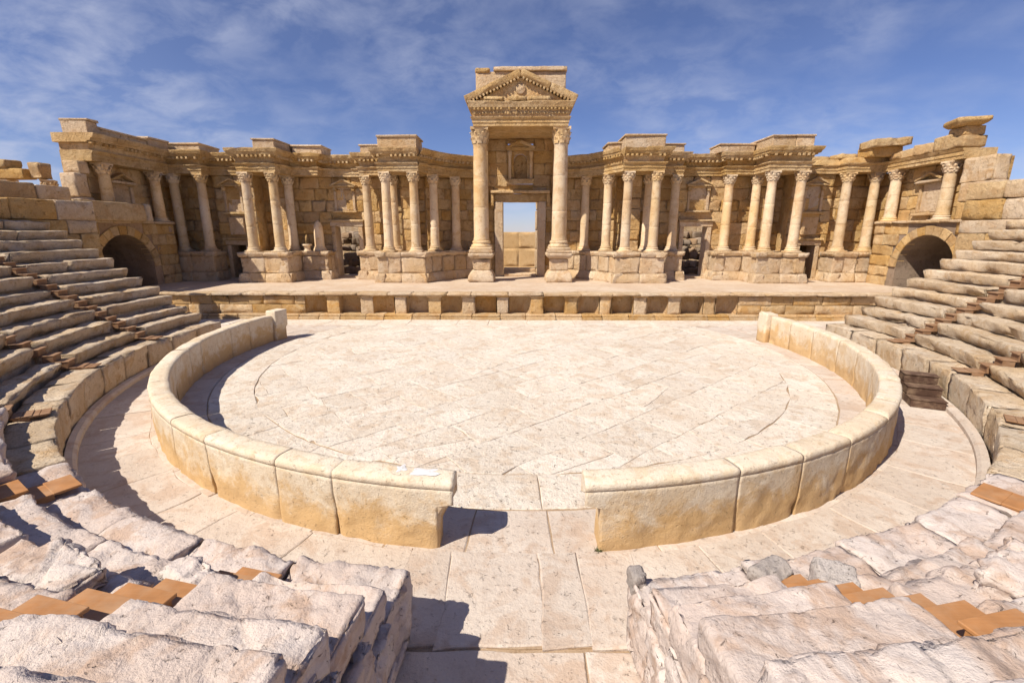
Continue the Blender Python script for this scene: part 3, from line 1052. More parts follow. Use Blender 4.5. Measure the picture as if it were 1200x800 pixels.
# ------------------------------------------------------------------ column kit (shared meshes)
def col_meshes(r, h, tagn, seed, cap_h=.62, base_h=.34):
    """origin at the foot of the column"""
    zc = h - cap_h
    zs = np.linspace(base_h, zc, 22)
    prof = [(r * (1.0 - .14 * ((z - base_h) / (zc - base_h)) ** 1.6), z) for z in zs]
    prof = [(r * 1.1, base_h), (r * 1.08, base_h + .05)] + prof[1:-1] + [(r * .9, zc - .04), (r * .95, zc)]
    rs = random.Random(seed)
    for fr_ in (rs.uniform(.28, .42), rs.uniform(.55, .8)):
        zj_ = base_h + (zc - base_h) * fr_
        rj = r * (1.0 - .14 * fr_ ** 1.6)
        prof += [(rj, zj_ - .02), (rj - .012, zj_ - .004), (rj - .012, zj_ + .004), (rj * .992, zj_ + .02)]
    prof = sorted(prof, key=lambda q: q[1])
    v, f = lathe(prof, 20, .05, seed)
    sh = bpy.data.meshes.new('shaft')
    sh.from_pydata([tuple(q) for q in v], [], f)
    # base: square plinth and two tori
    pl, pf_ = box(-r * 1.42, r * 1.42, -r * 1.42, r * 1.42, 0, base_h * .30, .02, .012)
    b = base_h
    prof = [(r * 1.36, b * .30), (r * 1.42, b * .38), (r * 1.40, b * .5), (r * 1.24, b * .58), (r * 1.16, b * .68), (r * 1.24, b * .78), (r * 1.26, b * .88), (r * 1.12, b * 1.0)]
    bv, bf = lathe(prof, 20, .02, seed + 1)
    v, f = join([(pl, pf_), (bv, bf)])
    ba = bpy.data.meshes.new('column_base')
    ba.from_pydata([tuple(q) for q in v], [], f)
    # corinthian capital: bell, two rows of leaves, corner volutes, concave abacus
    parts = [lathe([(r * .88, zc), (r * .92, zc + cap_h * .3), (r * 1.0, zc + cap_h * .6), (r * 1.14, zc + cap_h * .84)], 16)]

    def leaf(ang, rr, z0, hh, wd, curl):
        pts = []
        for (t, wdt, out) in ((0, 1.0, 0.02), (.45, 1.05, .05), (.8, .85, .12), (1.0, .55, curl), (.9, .3, curl * 1.35)):
            for sx in (-.5, 0, .5):
                pts.append((rr + out + (.03 if sx == 0 else 0), sx * wd * wdt, z0 + hh * t))
        v = np.array(pts)
        F = []
        for i in range(4):
            for j in range(2):
                F.append((i * 3 + j, i * 3 + j + 1, i * 3 + j + 4, i * 3 + j + 3))
        n = len(v)
        v2 = v - np.array([.035, 0, 0])
        F2 = [tuple(reversed([q + n for q in fq])) for fq in F]
        return rotz(np.concatenate([v, v2]), ang), F + F2
    for k in range(8):
        parts.append(leaf(2 * math.pi * k / 8, r * .92, zc + .01, cap_h * .40, r * .62, r * .24))
        parts.append(leaf(2 * math.pi * (k + .5) / 8, r * .94, zc + cap_h * .14, cap_h * .56, r * .60, r * .30))
    for k in range(4):
        parts.append(leaf(2 * math.pi * (k + .5) / 4, r * 1.02, zc + cap_h * .42, cap_h * .42, r * .34, r * .42))
    ab = []
    for k in range(4):
        for j in range(6):
            t = j / 6
            a0 = math.pi / 4 + k * math.pi / 2
            p = np.array([math.cos(a0), math.sin(a0)]) * r * 1.58
            q = np.array([math.cos(a0 + math.pi / 2), math.sin(a0 + math.pi / 2)]) * r * 1.58
            pt = p + (q - p) * t
            pt = pt * (1 - .14 * math.sin(math.pi * t))
            ab.append(tuple(pt))
    parts.append(prism(ab, zc + cap_h * .85, h))
    v, f = join(parts)
    ca = bpy.data.meshes.new('capital')
    v = v * (1 + .03 * (fbm(v * 6 + seed, 2, seed) - .5)[:, None] * np.array([1, 1, 0]))
    ca.from_pydata([tuple(q) for q in v], [], f)
    for m_ in (sh, ba, ca):
        m_.materials.append(M['column'])
    for m_ in (sh, ba):
        m_.polygons.foreach_set('use_smooth', [len(p.vertices) == 4 for p in m_.polygons])
    return sh, ba, ca


HC = CAP_Z - BASE_Z
KIT = [col_meshes(.325, HC, 'c', 10 + i) for i in range(4)]
KITS = [col_meshes(.335, CAP_Z - 5.56, 's', 30 + i) for i in range(2)]
KITG = [col_meshes(.525, 11.72 - 3.74, 'g', 50 + i, 1.02, .62) for i in range(2)]


def column(parent, x, y, z, kit, lean=(0, 0), top=True):
    o = share('column', kit[0], parent, (x, y, z), random.uniform(0, 6.28), lean=lean)
    WLOC[o.name] = Vector((0, 0, 0))
    for nm, me in (('column_base', kit[1]), ('capital', kit[2])):
        if nm == 'capital' and not top:
            continue
        c = bpy.data.objects.new(nm, me)
        COL.objects.link(c)
        c.parent = o
        c.rotation_euler = (0, 0, -o.rotation_euler[2])
    return o


# ------------------------------------------------------------------ stage wall helpers (right half, mirrored for the left)
def seg_blocks(p0, p1, z0, z1, courses, parent, mat, mirror, depth=.45, holes=(), lens=(1.0, 1.7), proud=(0, .06), name='block', rough=.25, gap=.007, core=True, thick=1.0, ztop=None):
    """ashlar wall along p0->p1, outward normal to the right of the direction"""
    p0, p1 = np.array(p0, float), np.array(p1, float)
    L = np.linalg.norm(p1 - p0)
    d = (p1 - p0) / L
    nrm = np.array([d[1], -d[0]])
    ang = math.atan2(d[1], d[0])
    zs = np.linspace(z0, z1, courses + 1)
    for ci in range(courses):
        za, zb_ = zs[ci], zs[ci + 1]
        cuts = [(0.0, L)]
        for (h0, h1, hz0, hz1) in holes:
            if zb_ > hz0 + .12 and za < hz1 - .12:
                new = []
                for a, b in cuts:
                    if h1 <= a or h0 >= b:
                        new.append((a, b))
                    else:
                        if h0 > a: new.append((a, h0))
                        if h1 < b: new.append((h1, b))
                cuts = new
        for a, b in cuts:
            s_ = a
            first = True
            while s_ < b - .02:
                l = random.uniform(*lens)
                if first and ci % 2 and b - a > 1.5:
                    l *= .55
                first = False
                if b - s_ - l < .45:
                    l = b - s_
                pr = random.uniform(*proud)
                if ztop is not None and zb_ > ztop(s_ + l / 2):
                    s_ += l
                    continue
                if random.random() < rough:
                    v, f = rblock(l - gap, depth, zb_ - za - gap, random.uniform(.02, .05), .14, random.uniform(.02, .055), 2.6, random.uniform(.04, .14), random.randint(0, 9999), None, 0, 3)
                    sm = True
                    f = [tuple(int(i) for i in q) for q in f]
                else:
                    v, f = cbox(l - gap, depth, zb_ - za - gap, random.uniform(.015, .04), .012)
                    sm = False
                c = p0 + d * (s_ + l / 2) + nrm * (pr - depth / 2)
                v = rotz(v, ang) + np.array([c[0], c[1], (za + zb_) / 2])
                mk(name, v, f, mat, parent, smooth=sm, mirror=mirror)
                s_ += l
    if core:
        xs = sorted(set([0.0, L] + [q for h in holes for q in (max(0, h[0]), min(L, h[1]))]))
        for a, b in zip(xs[:-1], xs[1:]):
            if b - a < .02:
                continue
            m_ = (a + b) / 2
            iv = [(z0, z1)]
            for (h0, h1, hz0, hz1) in holes:
                if h0 < m_ < h1:
                    new = []
                    for q, r in iv:
                        if hz0 > q: new.append((q, min(r, hz0)))
                        if hz1 < r: new.append((max(q, hz1), r))
                    iv = [(q, r) for q, r in new if r - q > .05]
            for q, r in iv:
                v, f = cbox(b - a - .004, thick, r - q - .004, .004)
                c = p0 + d * m_ + nrm * (-.07 - thick / 2)
                mk('wall_core', rotz(v, ang) + np.array([c[0], c[1], (q + r) / 2]), f, M['core'] if mat is not M['facade'] else M['facade'], parent, mirror=mirror)


def miter(poly, off):
    P = np.array(poly, float)
    n = len(P)
    out = np.zeros_like(P)
    for i in range(n):
        ns = []
        if i > 0:
            d = P[i] - P[i - 1]; d /= np.linalg.norm(d); ns.append(np.array([d[1], -d[0]]))
        if i < n - 1:
            d = P[i + 1] - P[i]; d /= np.linalg.norm(d); ns.append(np.array([d[1], -d[0]]))
        if len(ns) == 1:
            m_ = ns[0]
        else:
            m_ = (ns[0] + ns[1]) / max(.3, 1 + float(np.dot(ns[0], ns[1])))
        out[i] = P[i] + m_ * off
    return out


def subdiv(poly, seg):
    out = []
    for p, q in zip(poly[:-1], poly[1:]):
        p, q = np.array(p, float), np.array(q, float)
        n = max(1, int(round(np.linalg.norm(q - p) / seg)))
        out += [tuple(p + (q - p) * k / n) for k in range(n)]
    out.append(tuple(poly[-1]))
    return out


def sweep(name, poly, prof, back, parent, mat, mirror, amp=.02, seg=.35, seed=0, backdir='y'):
    """prof: list of (z, proud).  solid from the front line back to y=back (or x=back)"""
    P = subdiv(poly, seg)
    n, k = len(P), len(prof)
    V = []
    for z, pr in prof:
        q = miter(P, pr)
        V.append(np.c_[q, np.full(n, z)])
    V = np.array(V)            # k,n,3
    nrm = miter(P, 1.0) - np.array(P)
    flat = V.reshape(-1, 3)
    e = (fbm(flat * 1.7 + seed * 5.1, 4, 12 + seed) - .5) * 2 * amp
    e2 = np.clip(fbm(flat * .9 + seed * 2.7, 3, 44 + seed) - .55, 0, 1) * amp * 6
    dd = (e - e2).reshape(k, n)
    V[:, :, :2] += nrm[None] * dd[:, :, None]
    V[-1, :, 2] -= np.abs(dd[-1]) * 1.2
    fr = V.reshape(-1, 3)

    def bp(p, z):
        return (p[0], back, z) if backdir == 'y' else (back, p[1], z)
    ex = []
    nb = k * n
    for z in (prof[0][0], prof[-1][0]):
        ex += [bp(P[0], z), bp(P[-1], z)]
    Vall = np.concatenate([fr, np.array(ex)])
    idx = np.arange(k * n).reshape(k, n)
    F = [tuple(int(x) for x in q) for q in np.stack([idx[:-1, :-1].ravel(), idx[:-1, 1:].ravel(), idx[1:, 1:].ravel(), idx[1:, :-1].ravel()], 1)]
    bs_, be, ts, te = nb, nb + 1, nb + 2, nb + 3
    F.append(tuple(int(x) for x in idx[-1]) + (te, ts))
    F.append(tuple(int(x) for x in idx[0][::-1]) + (bs_, be))
    F.append(tuple(int(x) for x in idx[:, -1]) + (te, be))
    F.append(tuple(int(x) for x in idx[::-1, 0]) + (bs_, ts))
    F.append((be, te, ts, bs_))
    return mk(name, Vall, F, mat, parent, mirror=mirror)


def dentils(poly, z0, z1, pr0, pr1, parent, mat, mirror, w=.15, step=.30):
    parts = []
    for p, q in zip(poly[:-1], poly[1:]):
        p, q = np.array(p, float), np.array(q, float)
        L = np.linalg.norm(q - p)
        if L < .4:
            continue
        d = (q - p) / L
        nrm = np.array([d[1], -d[0]])
        ang = math.atan2(d[1], d[0])
        n = int((L - .2) / step)
        for i in range(n + 1):
            if random.random() < .12:
                continue
            v, f = cbox(w, pr1 - pr0, z1 - z0, .012, .01)
            c = p + d * ((L - n * step) / 2 + i * step) + nrm * ((pr0 + pr1) / 2)
            parts.append((rotz(v, ang) + np.array([c[0], c[1], (z0 + z1) / 2]), f))
    if parts:
        v, f = join(parts)
        o = mk('dentil_row', v, f, mat, parent, mirror=mirror)
        o['kind'] = 'stuff'


def gable(name, xc, w, y0, y1, z0, h, th, parent, mat, mirror):
    """small pediment: two raking bars, base bar and recessed triangle"""
    o = mk(name, *join([box(xc - w / 2, xc + w / 2, y0, y1, z0, z0 + th, .015, .008)]), mat, parent, mirror=mirror)
    a = math.atan2(h, w / 2)
    L = math.hypot(w / 2, h) + .08
    for sgn in (-1, 1):
        v, f = cbox(L, y1 - y0 + .05, th * .9, .015, .008)
        c, s_ = math.cos(-sgn * a), math.sin(-sgn * a)
        v = np.stack([v[:, 0] * c - v[:, 2] * s_, v[:, 1], v[:, 0] * s_ + v[:, 2] * c], 1)
        mk('raking_cornice', v + np.array([xc + sgn * w / 4, (y0 + y1) / 2 - .03, z0 + th + h / 2 - .02]), f, mat, o, mirror=mirror)
    V = [(xc - w / 2 + .1, y0 + .12, z0 + th), (xc + w / 2 - .1, y0 + .12, z0 + th), (xc, y0 + .12, z0 + th + h - .04),
         (xc - w / 2 + .1, y1, z0 + th), (xc + w / 2 - .1, y1, z0 + th), (xc, y1, z0 + th + h - .04)]
    mk('tympanum', V, [(0, 1, 2), (5, 4, 3), (0, 3, 4, 1), (1, 4, 5, 2), (2, 5, 3, 0)], mat, o, mirror=mirror)
    return o


def aedicule(xc, yw, z0, z1, w, parent, mirror, deep=.32, recess=True):
    """little shrine front on the wall: sill, two posts, pediment, back panel"""
    o = gable('aedicule', xc, w + .3, yw - deep - .05, yw + .1, z1 - .62, .40, .13, parent, M['cornice'], mirror)
    for sgn in (-1, 1):
        x = xc + sgn * (w / 2 - .08)
        mk('bracket', *box(x - .13, x + .13, yw - deep + .04, yw + .1, z1 - .90, z1 - .625, .03, .015), M['cornice'], o, mirror=mirror)
        mk('post', *box(x - .09, x + .09, yw - .16, yw + .1, z0 + .16, z1 - .905, .02, .01), M['podium'], o, mirror=mirror)
    mk('niche_panel', *box(xc - w / 2 + .12, xc + w / 2 - .12, yw - .03, yw + .1, z0 + .18, z1 - .64, .015, .008), M['podium'], o, mirror=mirror)
    mk('sill', *box(xc - w / 2 - .12, xc + w / 2 + .12, yw - .28, yw + .1, z0, z0 + .155, .03, .015), M['cornice'], o, mirror=mirror)
    return o


def door(xc, w, h, yw, parent, mirror, fw=.34, label=None):
    z0 = STAGE_Z
    o = mk('door_frame', *box(xc - w / 2 - fw, xc - w / 2, yw - .16, yw + .9, z0, z0 + h, .03, .015), M['podium'], parent, mirror=mirror)
    mk('jamb', *box(xc + w / 2, xc + w / 2 + fw, yw - .165, yw + .9, z0, z0 + h + .003, .03, .015), M['podium'], o, mirror=mirror)
    mk('lintel', *box(xc - w / 2 - fw - .06, xc + w / 2 + fw + .06, yw - .19, yw + .9, z0 + h + .006, z0 + h + .36, .03, .02), M['podium'], o, mirror=mirror)
    mk('door_cornice', *box(xc - w / 2 - fw - .16, xc + w / 2 + fw + .16, yw - .34, yw + .3, z0 + h + .366, z0 + h + .52, .03, .02), M['cornice'], o, mirror=mirror)
    mk('threshold', *box(xc - w / 2 - fw - .02, xc + w / 2 + fw + .02, yw - .30, yw + .95, z0 - .05, z0 + .12, .03, .02), M['podium'], o, mirror=mirror)
    return o


WALL_Y = 35.5
# front line of the columned podium, right half, from the gateway outwards
POD = [(3.25, 35.85), (4.1, 35.3), (4.95, 34.7), (5.7, 33.8), (6.25, 32.75), (6.55, 31.9), (9.95, 31.9), (9.95, 34.0), (11.9, 34.0), (11.9, 35.35)]
POD2 = [(14.25, 35.35), (14.25, 34.0), (16.2, 34.0), (16.2, 31.9), (19.55, 31.9), (19.55, 35.3)]
POD3 = [(21.95, 34.3), (21.95, 32.7), (25.2, 32.7)]
ENT = [(3.25, 36.15), (4.2, 35.65), (5.2, 35.0), (6.0, 34.0), (6.5, 33.0), (6.85, 32.2), (9.62, 32.2), (9.62, 34.3), (11.58, 34.3), (11.58, 35.25),
       (14.55, 35.25), (14.55, 34.3), (16.5, 34.3), (16.5, 32.2), (19.22, 32.2), (19.22, 34.0), (22.1, 34.0), (22.1, 33.0), (25.35, 33.0)]
ENT_PIECES = [ENT[0:6], ENT[5:8], ENT[7:10], ENT[9:13], ENT[12:16], ENT[15:19]]
COLS = [(4.86, 35.6), (6.27, 34.2), (7.28, 32.5), (9.2, 32.5), (9.25, 34.6), (11.18, 34.6), (15.0, 34.6), (16.95, 34.6), (16.92, 32.5), (18.82, 32.5), (22.5, 33.35), (24.4, 33.35)]


def podium_run(poly, parent, mirror):
    """base moulding, die blocks, cap slabs as separate stones"""
    for p, q in zip(poly[:-1], poly[1:]):
        p, q = np.array(p), np.array(q)
        L = np.linalg.norm(q - p)
        d = (q - p) / L
        nrm = np.array([d[1], -d[0]])
        ang = math.atan2(d[1], d[0])
        n = max(1, int(round(L / 1.45)))
        s_ = np.linspace(0, L, n + 1)
        for layer, (z0, z1, pr) in enumerate(((STAGE_Z - .05, 2.14, .20), (2.14, 3.26, -.02), (3.26, BASE_Z, .14))):
            for i in range(n):
                a, b = s_[i], s_[i + 1]
                if 0 < layer < 3 and n > 1:
                    sh = random.uniform(-.25, .25)
                    a += sh if i > 0 and False else 0
                l = b - a
                ext = pr if L > .6 else 0
                l2 = l + (ext if i == 0 else 0) + (ext if i == n - 1 else 0)
                m_ = (a + b) / 2 + ((-ext if i == 0 else 0) + (ext if i == n - 1 else 0)) / 2
                dep = .75
                if layer == 0:
                    # sloping base moulding: taper the top
                    v, f = rblock(l2 - .006, dep, z1 - z0, .03, .16, .024, 2.4, .09, random.randint(0, 9999), None, 0, 3)
                    t = np.clip((v[:, 2] + .05) / ((z1 - z0) / 2), 0, 1)
                    fr = np.clip(-v[:, 1] / (dep / 2), 0, 1)
                    v[:, 1] += .17 * t * fr
                    sm = True
                elif layer == 2:
                    v, f = rblock(l2 - .006, dep, z1 - z0 + random.uniform(-.006, .006), .03, .16, .024, 2.4, .10, random.randint(0, 9999), None, .10, 3)
                    sm = True
                else:
                    v, f = rblock(l2 - .006, dep, z1 - z0 - .006, .02, .16, .03, 2.4, .08, random.randint(0, 9999), None, 0, 3)
                    sm = True
                c = p + d * m_ + nrm * (pr - dep / 2 + random.uniform(-.004, .004))
                mk(('base_block', 'die_block', 'cap_slab')[layer], rotz(v, ang) + np.array([c[0], c[1], (z0 + z1) / 2]), f, M['podium'], parent, smooth=sm, mirror=mirror)


def podium_core(poly, parent, mirror):
    P = [tuple(q) for q in miter(poly, -.10)]
    pts = P + [(P[-1][0], 36.4), (P[0][0], 36.4)]
    A = area(pts)
    if A < 0:
        pts = pts[::-1]
    v, f = prism(pts, STAGE_Z - .02, BASE_Z - .02)
    mk('podium_core', v, f, M['podium'], parent, mirror=mirror)


def stage_half(s):
    mir = s < 0
    sname = 'left' if mir else 'right'
    t = thing('stage_wall', f'columned golden stone stage wall {sname} of the central gateway', 'stage wall', (s * 14, WALL_Y, STAGE_Z), 'columned halves of the stage wall')
    for pd in (POD, POD2, POD3):
        podium_core(pd, t, mir)
        podium_run(pd, t, mir)
    # walls of ashlar blocks
    seg_blocks((3.1, 36.75), (5.3, 36.35), BASE_Z - .1, CAP_Z, 7, t, M['facade'], mir, rough=.8)
    seg_blocks((5.3, 36.35), (7.0, 35.2), BASE_Z - .1, CAP_Z, 7, t, M['facade'], mir, rough=.8)
    D1, D2 = 13.15, 20.9
    holes = [(D1 - 7.0 - 1.16, D1 - 7.0 + 1.16, 0, STAGE_Z + 4.36)]
    seg_blocks((7.0, WALL_Y), (19.7, WALL_Y), STAGE_Z, CAP_Z, 9, t, M['facade'], mir, holes=holes, rough=.8, proud=(0, .10), thick=1.1)
    WY2 = 34.25
    seg_blocks((19.3, WY2), (22.2, WY2), STAGE_Z, CAP_Z, 9, t, M['facade'], mir, holes=[(D2 - 19.3 - .86, D2 - 19.3 + .86, 0, STAGE_Z + 2.95)], rough=.8, proud=(0, .10), thick=2.2)
    seg_blocks((22.2, 34.6), (25.4, 34.6), BASE_Z - .1, CAP_Z, 7, t, M['facade'], mir, rough=.8, proud=(0, .10), thick=1.1)
    # piers behind the projecting pavilions
    for xc in (8.25, 17.9):
        seg_blocks((xc - .55, 34.75), (xc + .55, 34.75), BASE_Z, CAP_Z - .01, 7, t, M['facade'], mir, rough=.4, lens=(.9, 1.3), core=False, depth=.8, name='pier_block')
    o = door(D1, 1.74, 3.84, WALL_Y, t, mir, .32)
    aedicule(D1, WALL_Y, 6.35, 8.80, 1.55, t, mir)
    door(D2, 1.08, 2.5, WY2, t, mir, .30)
    aedicule(D2 - .1, WY2, 6.2, 8.75, 1.35, t, mir)
    mk('niche_panel', *box(D2 - .62, D2 + .52, WY2 - .12, WY2 + .1, 4.75, 6.0, .05, .02), M['podium'], t, mirror=mir)
    # columns
    for i, (x, y) in enumerate(COLS):
        if mir and i == 6:
            continue
        k = KIT[(i + (2 if mir else 0)) % 4]
        column(t, s * x, y, BASE_Z, k, (R_(random.uniform(-.3, .3)), R_(random.uniform(-.35, .35))))
    # entablature in bays
    for bi, pl in enumerate(ENT_PIECES):
        ruin = (not mir) and bi == 5
        at = [(CAP_Z + .004, -.02), (CAP_Z + .20, -.02), (CAP_Z + .21, .02), (CAP_Z + .42, .02), (CAP_Z + .43, .06), (CAP_Z + .50, .12), (CAP_Z + .58, .14)]
        e = sweep('architrave', pl, at, 37.0 + .02 * bi, t, M['cornice'], mir, .045, seed=bi + (20 if mir else 0), seg=.25)
        fz = 9.87
        if ruin:
            sweep('frieze', pl, [(CAP_Z + .582, -.02), (9.7, -.05), (9.86, -.08)], 36.97 + .02 * bi, e, M['facade'], mir, .07, seed=bi + 5)
            continue
        sweep('frieze', pl, [(CAP_Z + .582, -.06), (9.6, -.06), (9.80, 0.0), (9.88, .08)], 36.97 + .02 * bi, e, M['facade'], mir, .025, seed=bi + 5)
        c = sweep('cornice', pl, [(9.885, .16), (9.96, .18), (9.97, .28), (10.12, .33), (10.13, .37), (10.30, .43), (10.38, .43)], 36.94 + .02 * bi, t, M['cornice'], mir, .07, seed=bi + 9 + (30 if mir else 0), seg=.22)
        dentils(pl, 9.80, 9.95, .06, .30, c, M['cornice'], mir)

    # attic blocks over the pavilions
    def attic(x0, x1, y0, y1, h, cap=True):
        a = mk('attic_block', *box(x0, x1, y0, y1, 10.36, 10.36 + h - .12, .03, .03), M['podium'], t, mirror=mir)
        mk('attic_cap', *box(x0 - .07, x1 + .07, y0 - .08, y1 + .05, 10.36 + h - .118, 10.36 + h, .03, .02), M['podium'], a, mirror=mir)
    if mir:
        attic(6.9, 9.5, 32.25, 34.2, .82)
        attic(9.7, 11.4, 34.35, 36.2, .62)
        attic(14.2, 16.3, 34.45, 36.2, .60)
        attic(16.45, 17.9, 32.3, 36.3, .66)
        attic(22.4, 24.9, 33.6, 35.8, .62)
    else:
        attic(6.0, 6.88, 33.5, 35.5, .55)
        attic(6.9, 9.55, 32.25, 34.5, .82)
        attic(9.7, 11.5, 34.35, 36.2, .62)
        attic(14.0, 16.4, 34.4, 36.2, .60)
        attic(16.5, 18.0, 32.25, 36.2, .76)
        attic(18.02, 19.2, 32.26, 36.2, .78)
        # ruined far right bay: one tilted cornice block left on the architrave
        v, f = rblock(2.3, 1.7, .50, .05, .14, .035, 2.6, .12, 777)
        v[:, 2] += .05 * v[:, 0]
        mk('broken_cornice', v + np.array([24.1, 32.75, 10.62]), f, M['cornice'], t, smooth=True)
        v, f = rblock(2.0, 1.4, .62, .05, .14, .03, 2.6, .1, 778)
        mk('broken_frieze', v + np.array([24.1, 33.1, 10.10]), f, M['facade'], t, smooth=True)
        for i, (x, y, z, L, D, H) in enumerate(((21.3, 35.4, 10.0, 1.5, 1.0, .34), (22.6, 34.4, 10.02, 1.1, 1.3, .38), (23.0, 35.6, 10.0, 1.4, 1.0, .3))):
            v, f = rblock(L, D, H, .06, .18, .05, 2, .12, 780 + i)
            mk('broken_block', v + np.array([x, y, z]), f, M['cornice'], t, smooth=True)
    if mir:
        # broken column stub, small stump and altar-like podium beside the left doorway
        v, f = lathe([(.34, BASE_Z + .30), (.34, BASE_Z + 1.2), (.31, BASE_Z + 1.75), (.20, BASE_Z + 2.05), (.05, BASE_Z + 2.18)], 16, .06, 3)
        o = mk('column', v * np.array([1, 1, 1]) + np.array([-15.0, 34.55, 0]), f, M['column'], t, smooth=False)
        v, f = join([lathe([(.46, BASE_Z), (.46, BASE_Z + .1), (.42, BASE_Z + .16), (.40, BASE_Z + .3)], 16, .02, 4)])
        mk('column_base', v + np.array([-15.0, 34.55, 0]), f, M['column'], o)
        v, f = lathe([(.30, BASE_Z), (.22, BASE_Z + .16), (.24, BASE_Z + .34), (.36, BASE_Z + .40), (.34, BASE_Z + .50)], 16, .05, 8)
        mk('stone_stump', v + np.array([-15.95, 34.5, 0]), f, M['column'], t)
    return t


random.seed(11)
stL = stage_half(-1)
stR = stage_half(1)

# ------------------------------------------------------------------ central gateway
random.seed(23)
g = thing('stage_gateway', 'tall central gateway with two giant columns and a pediment', 'gateway', (0, 33, STAGE_Z))
GY = 36.7
seg_blocks((-3.15, GY), (3.15, GY), STAGE_Z, 11.72, 12, g, M['facade'], False, holes=[(3.15 - 2.0, 3.15 + 2.0, 0, 7.9), (3.15 - .98, 3.15 + .98, 8.5, 11.6)], rough=.6, thick=1.3, proud=(0, .05))
for sgn in (-1, 1):
    # pilaster behind each giant column
    x = sgn * 2.78
    mk('pilaster', *box(x - .34, x + .34, GY - .55, GY + .1, STAGE_Z, 11.70, .03, .015), M['facade'], g)
    # pedestal: moulded base, worn die in two stones, cap
    px = sgn * 2.74
    ped = mk('pedestal', *rblock(1.28, 1.28, .80, .06, .12, .03, 2.4, .10, 611 + sgn, lambda q: q + np.array([px, 33.0, 2.72])), M['podium'], g, smooth=True)
    v, f = rblock(1.86, 1.86, .82, .10, .12, .03, 2.0, .10, 621 + sgn)
    t_ = np.clip((v[:, 2] + .02) / .41, 0, 1)
    v[:, :2] *= (1 - .24 * t_)[:, None]
    mk('pedestal_base', v + np.array([px, 33.0, 1.90]), f, M['podium'], ped, smooth=True)
    v, f = rblock(1.80, 1.80, .40, .07, .12, .02, 2.2, .06, 631 + sgn)
    t_ = np.clip((-v[:, 2]) / .20, 0, 1)
    v[:, :2] *= (1 - .20 * t_)[:, None]
    mk('pedestal_cap', v + np.array([px, 33.0, 3.33]), f, M['podium'], ped, smooth=True)
    mk('pedestal_plinth', *box(px - .82, px + .82, 32.18, 33.82, 3.535, 3.74, .04, .02), M['podium'], ped)
    column(g, px, 33.0, 3.74, KITG[(sgn + 1) // 2])
EP = [(-3.14, GY + .3), (-3.14, 32.38), (3.14, 32.38), (3.14, GY + .3)]


def ring_sweep(name, prof, parent, mat, amp=.015, seed=0):
    return sweep(name, EP, prof, GY + .9, parent, mat, False, amp, .3, seed)


ea = ring_sweep('architrave', [(11.725, 0), (11.92, 0), (11.93, .04), (12.13, .04), (12.14, .08), (12.22, .14), (12.28, .16)], g, M['cornice'], .012, 3)
ring_sweep('frieze', [(12.284, .02), (12.42, .02), (12.52, .06), (12.66, .05), (12.72, .10)], ea, M['facade'], .02, 4)
# carved frieze ornament in front: a row of small bosses
parts = []
for i in range(34):
    v, f = cbox(.13, .07, .15, .03, .02)
    parts.append((v + np.array([-3.0 + i * .182, 32.31, 12.50]), f))
o = mk('frieze_carving', *join(parts), M['cornice'], ea); o['kind'] = 'stuff'
ec = ring_sweep('cornice', [(12.725, .12), (12.80, .14), (12.81, .24), (12.95, .28), (13.10, .34), (13.18, .34)], g, M['cornice'], .03, 5)
dentils([(-3.14, 32.38), (3.14, 32.38)], 12.66, 12.80, .08, .24, ec, M['cornice'], False, .13, .25)
# pediment
py0, py1 = 31.98, 36.8
apex, ex = 15.02, 3.58
gz = 13.18
pd = mk('tympanum', [(-3.0, 32.42, gz), (3.0, 32.42, gz), (0, 32.42, apex - .42), (-3.0, 36.5, gz), (3.0, 36.5, gz), (0, 36.5, apex - .42)],
        [(0, 1, 2), (5, 4, 3), (0, 3, 4, 1), (1, 4, 5, 2), (2, 5, 3, 0)], M['facade'], g)
ang = math.atan2(apex - gz - .28, ex)
Lr = math.hypot(ex, apex - gz - .28)
for sgn in (-1, 1):
    L1 = Lr + .06
    pcs = [(0, .52, 0), (.52, 1, .02)] if sgn > 0 else [(0, 1, 0)]
    for (ta, tb, up) in pcs:
        l = (tb - ta) * L1
        v, f = rblock(l - .03, py1 - py0, .40, .05, .22, .02, 2, .06, 641 + sgn + int(ta * 10))
        f = [tuple(int(i) for i in q) for q in f]
        # moulding: lower part set back
        t_ = np.clip(-(v[:, 2]) / .15, 0, 1); fr = (v[:, 1] < 0)
        v[:, 1] += .16 * t_ * fr
        c, s_ = math.cos(sgn * ang), math.sin(sgn * ang)
        m_ = ((ta + tb) / 2) * L1
        v = np.stack([v[:, 0] * c + v[:, 2] * s_, v[:, 1], -v[:, 0] * s_ + v[:, 2] * c], 1)
        rk = mk('raking_cornice', v + np.array([sgn * m_ * math.cos(ang), (py0 + py1) / 2, apex - .17 - m_ * math.sin(ang) + up]), f, M['cornice'], pd, smooth=True)
    parts = []
    for i in range(15):
        v, f = cbox(.13, .26, .15, .02, .012)
        m_ = .2 + i * .24
        v = np.stack([v[:, 0] * c + v[:, 2] * s_, v[:, 1], -v[:, 0] * s_ + v[:, 2] * c], 1)
        parts.append((v + np.array([sgn * m_ * math.cos(ang), 32.26, apex - .44 - m_ * math.sin(ang)]), f))
    o = mk('dentil_row', *join(parts), M['cornice'], pd); o['kind'] = 'stuff'
